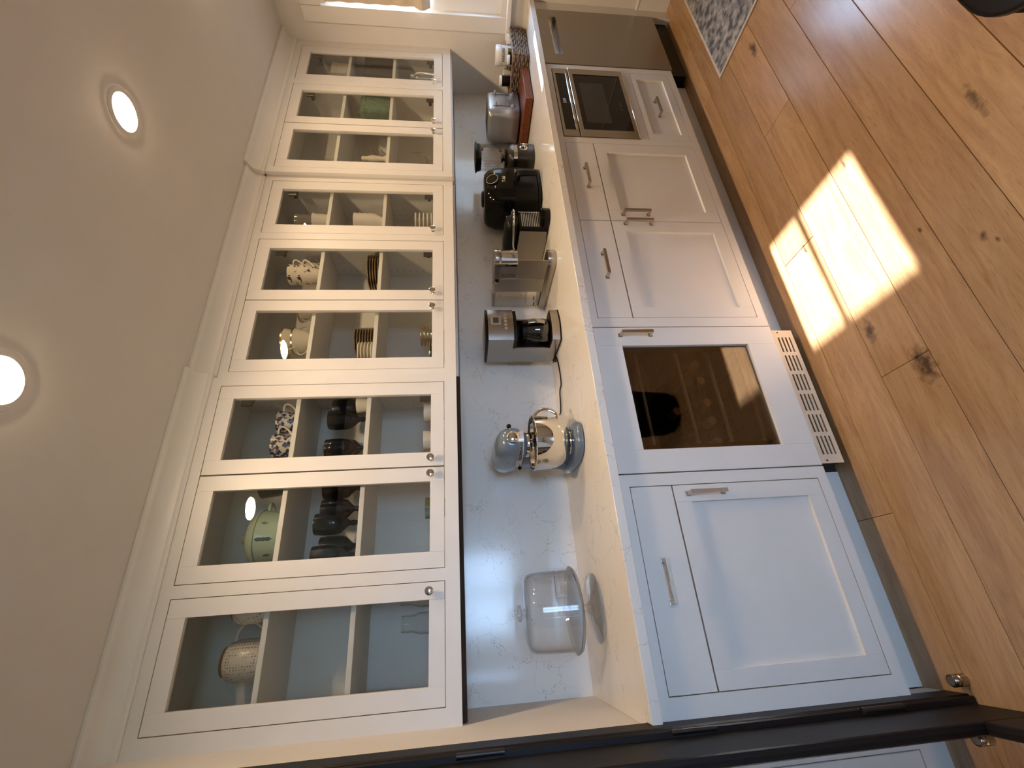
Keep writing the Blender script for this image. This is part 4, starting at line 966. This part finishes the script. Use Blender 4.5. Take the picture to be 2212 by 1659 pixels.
for k in range(0, n, 4):
    x, y, nx_, ny_ = PP[k]
    B().tube([(x, y, bz0), (x+nx_*0.011, y+ny_*0.011, bz1)], 0.0032, 6).build('wicker_upright', 'wicker_dark', t, True, 60)
pts = [(x+nx_*0.011+random.uniform(-.001, .001), y+ny_*0.011, bz1+0.003+random.uniform(-.0015, .0015)) for (x, y, nx_, ny_) in PP]
B().tube(pts, 0.0072, 7, True).build('rim', 'wicker', t, True, 60)
zb_ = bz0+0.0085
t = thing('protein_tub', 'large white tub with olive photo label and black capital lettering in the basket', 'tub', (3.440, -0.375, zb_), 0, 'jars in the basket')
tb = B().lathe([(0, 0), (0.054, 0), (0.057, 0.004), (0.057, 0.155), (0.0, 0.155)], seg=40).build('tub_body', 'white_plastic', t, False, 40)
B().lathe([(0.0585, 0.152), (0.060, 0.155), (0.060, 0.184), (0.057, 0.189), (0, 0.189)], seg=40).build('screw_lid', 'white_plastic', t, False, 40)
def on_cyl(bm_, r, zc, a0):                        # wrap a flat XY shape round a cylinder
    for v in bm_.verts:
        a = a0+v.co.x/r; rr_ = r+v.co.z; zz = zc+v.co.y; v.co = Vector((rr_*math.cos(a), rr_*math.sin(a), zz))
a_cam = math.atan2(-2.09+0.375, 0.14-3.440)
lb = bmesh.new()
bmesh.ops.create_grid(lb, x_segments=14, y_segments=2, size=0.5)
for v in lb.verts: v.co = Vector((v.co.x*0.082, v.co.y*0.070, 0.0006))
on_cyl(lb, 0.057, 0.078, a_cam+0.10); q = B(); q.merge(lb); q.build('photo_label', 'olive_print', tb, False, 60)
tm = text_mesh('NEEDED', 0.022, bold=0.0004); on_cyl(tm, 0.0576, 0.140, a_cam+0.10); q = B(); q.merge(tm); q.build('lettering', 'ink', tb)
t = thing('vitamin_jar', 'small white-lidded jar with a dark blue label at the back of the basket', 'jar', (3.527, -0.432, zb_), 0, 'jars in the basket')
B().lathe([(0, 0), (0.028, 0), (0.029, 0.003), (0.029, 0.078), (0, 0.078)], seg=28).build('jar_body', 'white_plastic', t, False, 40)
B().lathe([(0.0292, 0.012), (0.0297, 0.012), (0.0297, 0.092), (0.0292, 0.092)], seg=28).build('label', 'navy_plastic', t, False, 40)
B().lathe([(0, 0.0785), (0.0305, 0.0785), (0.031, 0.081), (0.031, 0.112), (0.029, 0.115), (0, 0.115)], seg=28).build('screw_lid', 'white_plastic', t, False, 40)
for (x, y, r_, h_, body, lab) in ((3.318, -0.285, 0.031, 0.150, 'black_satin', 'black canister with a flat white lid behind the toaster'), (3.350, -0.400, 0.026, 0.105, 'black_satin', 'short black jar with a white lid in front of the basket jars')):
    t = thing('spice_canister', lab, 'jar', (x, y, zb_), 0, 'jars in the basket')
    B().lathe([(0, 0), (r_*0.95, 0), (r_, 0.004), (r_, h_), (0, h_)], seg=28).build('jar_body', body, t, False, 40)
    B().lathe([(0, h_), (r_*1.04, h_), (r_*1.04, h_+0.012), (r_*0.98, h_+0.015), (0, h_+0.015)], seg=28).build('lid', 'white_plastic', t, False, 40)
t = thing('funnel', 'white plastic funnel lying among the basket jars', 'funnel', (3.398, -0.280, zb_))
B().lathe([(0.010, 0), (0.011, 0.06), (0.036, 0.115), (0.038, 0.135), (0.0365, 0.135), (0.034, 0.117), (0.009, 0.062), (0.008, 0)], seg=24).build('cone', 'white_plastic', t, False, 40)

# ---- bin by the opposite cabinets
t = thing('waste_bin', 'black rounded bin cut off by the corner of the picture', 'bin', (1.255, -1.825, 0.0))
b = B(); b.loft([ell(0, 0, 0.098, 0.098, 0.0, 44, 2.6), ell(0, 0, 0.118, 0.118, 0.012, 44, 2.6), ell(0, 0, 0.132, 0.132, 0.05, 44, 2.6), ell(0, 0, 0.150, 0.150, 0.30, 44, 2.6), ell(0, 0, 0.146, 0.146, 0.302, 44, 2.6), ell(0, 0, 0.128, 0.128, 0.05, 44, 2.6), ell(0, 0, 0.09, 0.09, 0.012, 44, 2.6)]); b.build('bin_body', 'leather', t, False, 50)
b = B(); b.loft([ell(0, 0, 0.1515, 0.1515, 0.285, 44, 2.6), ell(0, 0, 0.155, 0.155, 0.289, 44, 2.6), ell(0, 0, 0.155, 0.155, 0.302, 44, 2.6), ell(0, 0, 0.151, 0.151, 0.305, 44, 2.6), ell(0, 0, 0.1465, 0.1465, 0.303, 44, 2.6)]); b.build('bin_rim', 'black_satin', t, False, 50)
# ================================================================== THINGS BEHIND THE GLASS
S0, S1, S2 = ZUB+0.0402, SH[0]+0.0182, SH[1]+0.0182   # tops of cabinet floor, lower shelf, upper shelf
def lathe_thing(name, label, cat, loc, prof, mat, part, group=None, seg=32, sm=40):
    t = thing(name, label, cat, loc, 0, group)
    return t, B().lathe(prof, seg=seg).build(part, mat, t, False, sm)
def loop(p0, p1, out, r, n=12, flat=1.0):
    p0, p1, out = Vector(p0), Vector(p1), Vector(out)
    return [p0+(p1-p0)*(k/n)+out*math.sin(PI*k/n)**0.6 for k in range(n+1)]
# printed jug with copper lid, and its mate
for (x, y, sc, lab) in ((0.066, -0.150, 1.0, 'dotted cream jug with a copper lid and thin loop handle, top shelf'), (0.226, -0.232, 0.76, 'dotted cream jug half hidden behind the door stile')):
    t = thing('jug', lab, 'jug', (x, y, S2), 0 if sc == 1.0 else 75, 'dotted jugs')
    b = B().lathe([(0, 0), (0.050*sc, 0), (0.056*sc, 0.006), (0.066*sc, 0.05*sc), (0.067*sc, 0.11*sc), (0.060*sc, 0.138*sc), (0.052*sc, 0.146*sc), (0, 0.147*sc)], seg=36).build('body', 'dot_print', t, False, 50)
    B().lathe([(0, 0.1475*sc), (0.050*sc, 0.1475*sc), (0.048*sc, 0.156*sc), (0.030*sc, 0.164*sc), (0, 0.166*sc)], seg=32).build('lid', 'copper_lid', t, False, 50)
    B().tube(loop((0.062*sc, -0.01, 0.128*sc), (0.066*sc, -0.01, 0.025), (0.055*sc, -0.01, 0.01), 0), 0.0055, 8).build('handle', 'porcelain', b, False, 60)
# mason jars on the cabinet floor
mj = [(0, 0), (0.034, 0), (0.037, 0.006), (0.037, 0.062), (0.030, 0.074), (0.028, 0.080), (0.029, 0.083), (0.028, 0.086), (0.029, 0.090), (0.028, 0.100), (0.026, 0.100), (0.026, 0.078), (0.035, 0.060), (0.035, 0.006), (0, 0.003)]
for (x, y, lab) in ((0.138, -0.175, 'clear glass jar with a threaded neck behind the nearest door'), (0.226, -0.215, 'clear glass jar with a threaded neck beside the door stile')):
    zj = 0.086
    t = thing('mason_jar', lab, 'jar', (x, y, S0), 0, 'clear jars')
    B().lathe([(r_, z*1.75) for r_, z in mj], seg=32).build('jar_body', 'crystal', t, False, 50)
    B().lathe([(0.0275, 0.168), (0.0300, 0.169), (0.0275, 0.171)], seg=32).build('thread_ring', 'crystal', t, False, 50)
# sage casserole
t = thing('casserole', 'sage green lidded casserole with dark leaf prints on the top shelf', 'casserole', (0.470, -0.160, S2))
b = B().lathe([(0, 0), (0.080, 0), (0.093, 0.010), (0.104, 0.085), (0.106, 0.090), (0, 0.090)], seg=44).build('pot', 'sage', t, False, 40)
l = B().lathe([(0.108, 0.0905), (0.110, 0.094), (0.107, 0.100), (0.090, 0.122), (0.055, 0.140), (0.020, 0.147), (0, 0.148)], seg=44).build('lid', 'sage', t, False, 40)
B().lathe([(0, 0.148), (0.010, 0.148), (0.012, 0.158), (0.018, 0.164), (0.012, 0.170), (0, 0.171)], seg=24).build('lid_knob', 'sage', l, False, 40)
for s_ in (-1, 1): B().tube(loop((s_*0.098, -0.028, 0.075), (s_*0.098, 0.028, 0.075), (s_*0.035, 0, 0.006), 0), 0.0065, 8).build('side_handle', 'sage', b, False, 60)
ac = math.atan2(-2.09+0.16, 0.14-0.478)
for (da, zc, sc) in ((0.0, 0.055, 1.0), (-0.62, 0.045, 0.5), (0.60, 0.060, 0.45)):
    q = bmesh.new()
    for sgn in (-1, 1):
        for kk in range(3 if sc > 0.8 else 1):
            vs_ = [q.verts.new((sgn*px, py+0.016*kk-0.016 if sc > 0.8 else py, 0.0006)) for px, py in ((0.0015, -0.010), (0.0075, -0.002), (0.006, 0.008), (0.0008, 0.014))]
            q.faces.new(vs_)
    st = [q.verts.new((x, y, 0.0007)) for x, y in ((-0.0009, -0.030*sc), (0.0009, -0.030*sc), (0.0009, 0.030*sc), (-0.0009, 0.030*sc))]; q.faces.new(st)
    for v in q.verts: v.co.x *= (1.0 if sc > 0.8 else 0.8)
    def conewrap(bm_, a0):
        for v in bm_.verts:
            zz = zc+v.co.y; r_ = 0.093+(zz-0.010)*0.1467+v.co.z; a = a0+v.co.x/r_; v.co = Vector((r_*math.cos(a), r_*math.sin(a), zz))
    conewrap(q, ac+da); B_ = B(); B_.merge(q); B_.build('leaf_print', 'leaf', b)
lathe_thing('mixing_bowl', 'dark slate bowl beside the green casserole, top shelf', 'bowl', (0.692, -0.165, S2), [(0, 0), (0.030, 0), (0.034, 0.006), (0.058, 0.06), (0.066, 0.125), (0.064, 0.125), (0.055, 0.06), (0, 0.010)], 'slate_bowl', 'bowl')
# dark blue goblets
gob = [(0, 0), (0.032, 0), (0.033, 0.003), (0.012, 0.010), (0.008, 0.020), (0.011, 0.030), (0.009, 0.044), (0.016, 0.054), (0.036, 0.074), (0.042, 0.100), (0.043, 0.140), (0.040, 0.172), (0.0385, 0.172), (0.040, 0.140), (0.038, 0.100), (0, 0.066)]
gspots = [(0.503, -0.215, 'nearest pressed goblet, in front of the others behind the second door'), (0.572, -0.145, 'goblet standing behind the front one at the second door'), (0.432, -0.115, 'goblet at the back left of the second door group'), (0.385, -0.205, 'goblet against the left stile of the second door'),
          (0.655, -0.150, 'goblet at the meeting of the second and third doors'), (1.020, -0.140, 'goblet farthest right behind the third door'), (0.944, -0.190, 'front goblet behind the third door, right of centre'), (0.815, -0.190, 'goblet at the left of the third door'), (0.845, -0.100, 'goblet behind the left one of the third door')]
g0 = None
for (x, y, lab) in gspots:
    if g0 is None:
        g0 = thing('goblet', 'dark blue ' + lab, 'goblet', (x, y, S1), 0, 'dark blue goblets')
        B().lathe(gob, seg=28).build('goblet_bowl', 'navy_glass', g0, False, 50)
    else:
        c = copy_tree(g0); c.location = (x, y, S1); c['label'] = 'dark blue ' + lab
lathe_thing('ramekin', 'pale small bowl beside the far goblets of the third door', 'bowl', (0.985, -0.255, S1), [(0, 0), (0.026, 0), (0.030, 0.008), (0.036, 0.045), (0.034, 0.045), (0.027, 0.010), (0, 0.006)], 'cream', 'bowl')
# toile jug and creamer
for (x, y, lab, sp) in ((0.955, -0.150, 'blue toile cup with an angular handle, right one on the top shelf', 0), (0.843, -0.165, 'blue toile creamer, left one on the top shelf', 1)):
    t = thing('toile_cup', lab, 'cup', (x, y, S2), 0, 'blue toile china')
    b = B().lathe([(0, 0), (0.028, 0), (0.030, 0.006), (0.044, 0.040), (0.050, 0.085), (0.052, 0.108), (0.050, 0.108), (0.047, 0.085), (0.040, 0.040), (0, 0.012)], seg=32).build('cup', 'toile', t, False, 50)
    B().tube(loop((0.047, -0.02, 0.092), (0.040, -0.02, 0.035), (0.034, -0.008, 0.012), 0, 6), 0.0045, 8).build('handle', 'porcelain', b, False, 60)
for (x, y, lab) in ((0.966, -0.200, 'low white bowl at the right of the third door floor'), (0.832, -0.205, 'low white bowl at the left of the third door floor')):
    lathe_thing('low_bowl', lab, 'bowl', (x, y, S0), [(0, 0), (0.030, 0), (0.034, 0.006), (0.042, 0.103), (0.040, 0.103), (0.031, 0.008), (0, 0.006)], 'porcelain', 'bowl', 'low white bowls')
lathe_thing('green_cup', 'olive green cup on the floor of the second door', 'cup', (0.548, -0.195, S0), [(0, 0), (0.030, 0), (0.036, 0.008), (0.042, 0.092), (0.040, 0.092), (0.034, 0.010), (0, 0.006)], plain('olive_glaze', (0.12, 0.15, 0.05), 0.25, var=0.1), 'cup')
# cream gravy boats
for (x, y, zz, rz, lab) in ((1.368, -0.155, 0.0, 0, 'cream gold-rimmed cup at the bottom of a stack of two, fourth door'), (1.368, -0.155, 0.046, 25, 'cream gold-rimmed cup stacked in another on the fourth door shelf'), (1.560, -0.150, 0.0, 0, 'cream gold-rimmed cup against the right stile of the fourth door')):
    t = thing('china_cup', lab, 'cup', (x, y, S2+zz), rz, 'cream gold-rimmed cups')
    sc = 1.0
    b = B().lathe([(0, 0), (0.026*sc, 0), (0.028*sc, 0.008*sc), (0.050*sc, 0.040*sc), (0.066*sc, 0.094*sc), (0.064*sc, 0.094*sc), (0.047*sc, 0.040*sc), (0, 0.012*sc)], seg=32).build('cup', 'cream', t, False, 50)
    B().lathe([(0.0635*sc, 0.0925*sc), (0.067*sc, 0.0925*sc), (0.067*sc, 0.0985*sc), (0.0635*sc, 0.0985*sc), (0.0635*sc, 0.0925*sc)], seg=36).build('gold_rim', 'gold', b, False, 50)
    for s_ in (-1, 1): B().tube(loop((s_*0.060*sc, -0.01, 0.080*sc), (s_*0.045*sc, -0.01, 0.030*sc), (s_*0.024*sc, 0, 0.0), 0, 8), 0.003, 7).build('handle', 'porcelain', b, False, 60)
# plate stacks: every plate is its own thing
def plates(n_, x, y, z, r_, th, mat, rim, lab, name='plate'):
    ords = ['bottom', 'second', 'third', 'fourth', 'fifth', 'sixth', 'seventh', 'eighth', 'ninth', 'tenth', 'eleventh', 'twelfth']
    first = None
    for k in range(n_):
        l_ = (ords[k] if k < n_-1 else 'top') + lab
        if first is None:
            first = thing(name, l_, 'plate', (x, y, z), 0, 'stacked plates')
            B().lathe([(0, 0), (r_*0.55, 0), (r_*0.62, th*0.35), (r_*0.97, th*0.55), (r_*0.97, th*0.72), (r_*0.6, th*0.55), (0, th*0.4)], seg=36).build('dish', mat, first, False, 50)
            B().lathe([(r_*0.955, th*0.50), (r_, th*0.50), (r_, th*0.82), (r_*0.955, th*0.82), (r_*0.955, th*0.50)], seg=36).build('rim', rim, first, False, 50)
        else:
            c = copy_tree(first); c.location = (x, y, z+k*th); c['label'] = l_
plates(8, 1.362, -0.155, S1, 0.070, 0.0125, 'dark_plate', 'gold', ' saucer of the dark gold-rimmed stack, middle shelf of the fourth door', 'saucer')
plates(5, 1.270, -0.205, S1, 0.052, 0.0145, 'cream', 'cream', ' shallow bowl of the cream stack at the left of the fourth door')
plates(5, 1.275, -0.175, S0+0.001, 0.075, 0.017, 'dark_plate', 'gold', ' plate of the tall gold-rimmed stack at the bottom of the fourth door')
plates(8, 1.410, -0.135, S0+0.001, 0.055, 0.0165, 'cream', 'gold', ' saucer of the cream gold-rimmed stack at the bottom of the fourth door', 'saucer')
plates(5, 1.775, -0.165, S1, 0.094, 0.0125, 'dark_plate', 'gold', ' plate of the low dark stack, middle shelf of the fifth door')
# floral teacups with handles
for (x, y, zz, lab) in ((1.797, -0.150, 0.0, 'floral teacup at the right of the fifth door, top shelf'), (1.715, -0.222, 0.046, 'floral teacup stacked on top at the left of the fifth door'), (1.715, -0.222, 0.0, 'floral teacup below another beside the left stile of the fifth door')):
    t = thing('teacup', lab, 'teacup', (x, y, S2+zz), 0, 'floral teacups')
    b = B().lathe([(0, 0), (0.024, 0), (0.027, 0.008), (0.044, 0.045), (0.052, 0.100), (0.050, 0.100), (0.041, 0.045), (0, 0.012)], seg=32).build('cup', 'floral', t, False, 50)
    B().tube(loop((0.049, -0.012, 0.088), (0.038, -0.012, 0.034), (0.032, -0.010, 0.016), 0, 8), 0.004, 8).build('handle', 'porcelain', b, False, 60)
# sixth door: mug, glass, bowls
t, b = lathe_thing('mug', 'white fluted mug on the top shelf of the sixth door', 'mug', (2.128, -0.165, S2), [(0, 0), (0.040, 0), (0.043, 0.005), (0.047, 0.080), (0.052, 0.098), (0.050, 0.098), (0.045, 0.080), (0.040, 0.008), (0, 0.006)], 'porcelain', 'mug_body')
t, b = lathe_thing('tumbler', 'grey glass tumbler stacked in the white mug of the sixth door', 'tumbler', (2.128, -0.165, S2+0.0985), [(0, 0), (0.040, 0), (0.042, 0.004), (0.046, 0.090), (0.044, 0.090), (0.040, 0.006), (0, 0.005)], plain('smoke_glaze', (0.20, 0.18, 0.16), 0.12, var=0.05), 'tumbler_body')
ords = ['bottom', 'second', 'third', 'fourth', 'top']
for k in range(4):
    t, b = lathe_thing('white_bowl', ('bottom', 'second', 'third', 'top')[k] + ' white bowl of the nested stack, middle shelf of the sixth door', 'bowl', (2.112, -0.175, S1+0.026*k), [(0, 0), (0.030, 0), (0.036, 0.012), (0.056, 0.050), (0.061, 0.082), (0.059, 0.082), (0.053, 0.050), (0, 0.016)], 'porcelain', 'bowl', 'nested white bowls')
plates(8, 2.118, -0.170, S0+0.001, 0.066, 0.0215, 'porcelain', 'porcelain', ' plate of the white stack at the bottom of the sixth door')
# far unit: glassware
for (x, y, lab) in ((2.655, -0.175, 'clear wine glass at the left bottom of the seventh door'), (2.735, -0.120, 'clear wine glass behind at the bottom of the seventh door')):
    t, b = lathe_thing('wine_glass', lab, 'wine glass', (x, y, S0), [(0, 0), (0.034, 0), (0.034, 0.002), (0.006, 0.008), (0.004, 0.085), (0.012, 0.095), (0.036, 0.125), (0.040, 0.165), (0.033, 0.215), (0.0315, 0.215), (0.038, 0.165), (0.034, 0.126), (0, 0.098)], 'crystal', 'glass_body', 'clear wine glasses')
for k in range(3):
    t, b = lathe_thing('glass_bowl', ('bottom', 'middle', 'top')[k] + ' greenish glass bowl of the stack behind the seventh door', 'bowl', (2.640, -0.160, S1+0.028*k), [(0, 0), (0.035, 0), (0.040, 0.008), (0.070, 0.050), (0.068, 0.050), (0.038, 0.011), (0, 0.005)], 'jar_glass', 'bowl', 'glass bowls')
t = thing('figurine', 'small white figurine on the glass bowls of the seventh door', 'figurine', (2.585, -0.225, S1))
B().lathe([(0, 0), (0.022, 0), (0.024, 0.010), (0.014, 0.03), (0.020, 0.07), (0.024, 0.09), (0.016, 0.115), (0.012, 0.125), (0.017, 0.14), (0.012, 0.15), (0, 0.155)], seg=20, sy=0.7).build('figure', 'white_card', t, False, 60)
t = thing('green_glass_dish', 'large emerald green pressed glass dish behind the eighth door', 'dish', (3.038, -0.205, S1))
b = B(); 
def rr_(w, d, z): return [(x, y, z) for x, y in rrect(0, 0, w, d, 0.02)]
b.loft([rr_(0.14, 0.12, 0.0), rr_(0.175, 0.15, 0.03), rr_(0.185, 0.16, 0.15)], True); b.loft([rr_(0.165, 0.14, 0.035), rr_(0.176, 0.151, 0.15)], False); b.build('dish', 'green_glass', t, False, 40)
b = B(); b.loft([rr_(0.188, 0.163, 0.151), rr_(0.186, 0.161, 0.160), rr_(0.15, 0.125, 0.185), rr_(0.05, 0.045, 0.195)], True); lo_ = b.build('lid', 'green_glass', t, False, 40)
B().lathe([(0, 0.195), (0.010, 0.196), (0.016, 0.210), (0, 0.218)], seg=20).build('lid_knob', 'green_glass', lo_, False, 40)
t = thing('gift_box', 'small white card box on the top shelf of the ninth door', 'box', (3.435, -0.200, S2))
B().box(-0.055, 0.055, -0.045, 0.045, 0, 0.115, 0.002).build('box_body', 'white_card', t); B().box(-0.057, 0.057, -0.047, 0.047, 0.085, 0.122, 0.002).build('box_lid', 'white_card', t)
t = thing('storage_box', 'dark brown box on the middle shelf of the ninth door', 'box', (3.470, -0.165, S1))
B().box(-0.095, 0.095, -0.085, 0.085, 0, 0.165, 0.003).build('box_body', 'brown_box', t); B().box(-0.097, 0.097, -0.087, 0.087, 0.150, 0.195, 0.003).build('box_lid', 'brown_box', t)
t = thing('cocktail_shaker', 'chrome cocktail shaker at the bottom of the ninth door', 'shaker', (3.365, -0.245, S0))
B().lathe([(0, 0), (0.030, 0), (0.032, 0.004), (0.041, 0.125), (0.041, 0.130), (0, 0.130)], seg=32).build('tumbler', 'chrome', t, False, 40)
B().lathe([(0.042, 0.128), (0.043, 0.135), (0.042, 0.178), (0.032, 0.196), (0.022, 0.200), (0.022, 0.222), (0.018, 0.226), (0, 0.227)], seg=32).build('cap', 'chrome', t, False, 40)
# bottles lying in the wine fridge, seen end on
bs_ = [(1.003, 0.3955), (0.926, 0.3955), (0.830, 0.3955), (0.753, 0.3955), (0.668, 0.3955), (0.796, 0.5285)]
for k, (x, z) in enumerate(bs_):
    lab = ('wine bottle end on, farthest right on the middle rack', 'wine bottle end on, second from the right on the middle rack', 'wine bottle end on, third from the right on the middle rack', 'wine bottle end on, fourth from the right on the middle rack', 'wine bottle end on, leftmost on the middle rack', 'wine bottle end on, alone on the upper rack')[k]
    t = thing('wine_bottle', lab, 'wine bottle', (x, YB+0.09, z+0.040), 0, 'bottles in the wine fridge')
    B().lathe([(0, 0), (0.015, 0), (0.015, 0.07), (0.020, 0.09), (0.036, 0.13), (0.037, 0.28), (0, 0.285)], (0, 0, 0), 24, mat=rot('X', -90)).build('bottle_body', 'black_gloss', t, False, 40)
    B().lathe([(0, -0.0015), (0.0158, -0.0015), (0.0162, 0.05), (0.0152, 0.05), (0, 0.0)], (0, 0, 0), 20, mat=rot('X', -90)).build('foil_cap', 'cap_gold', t, False, 40)
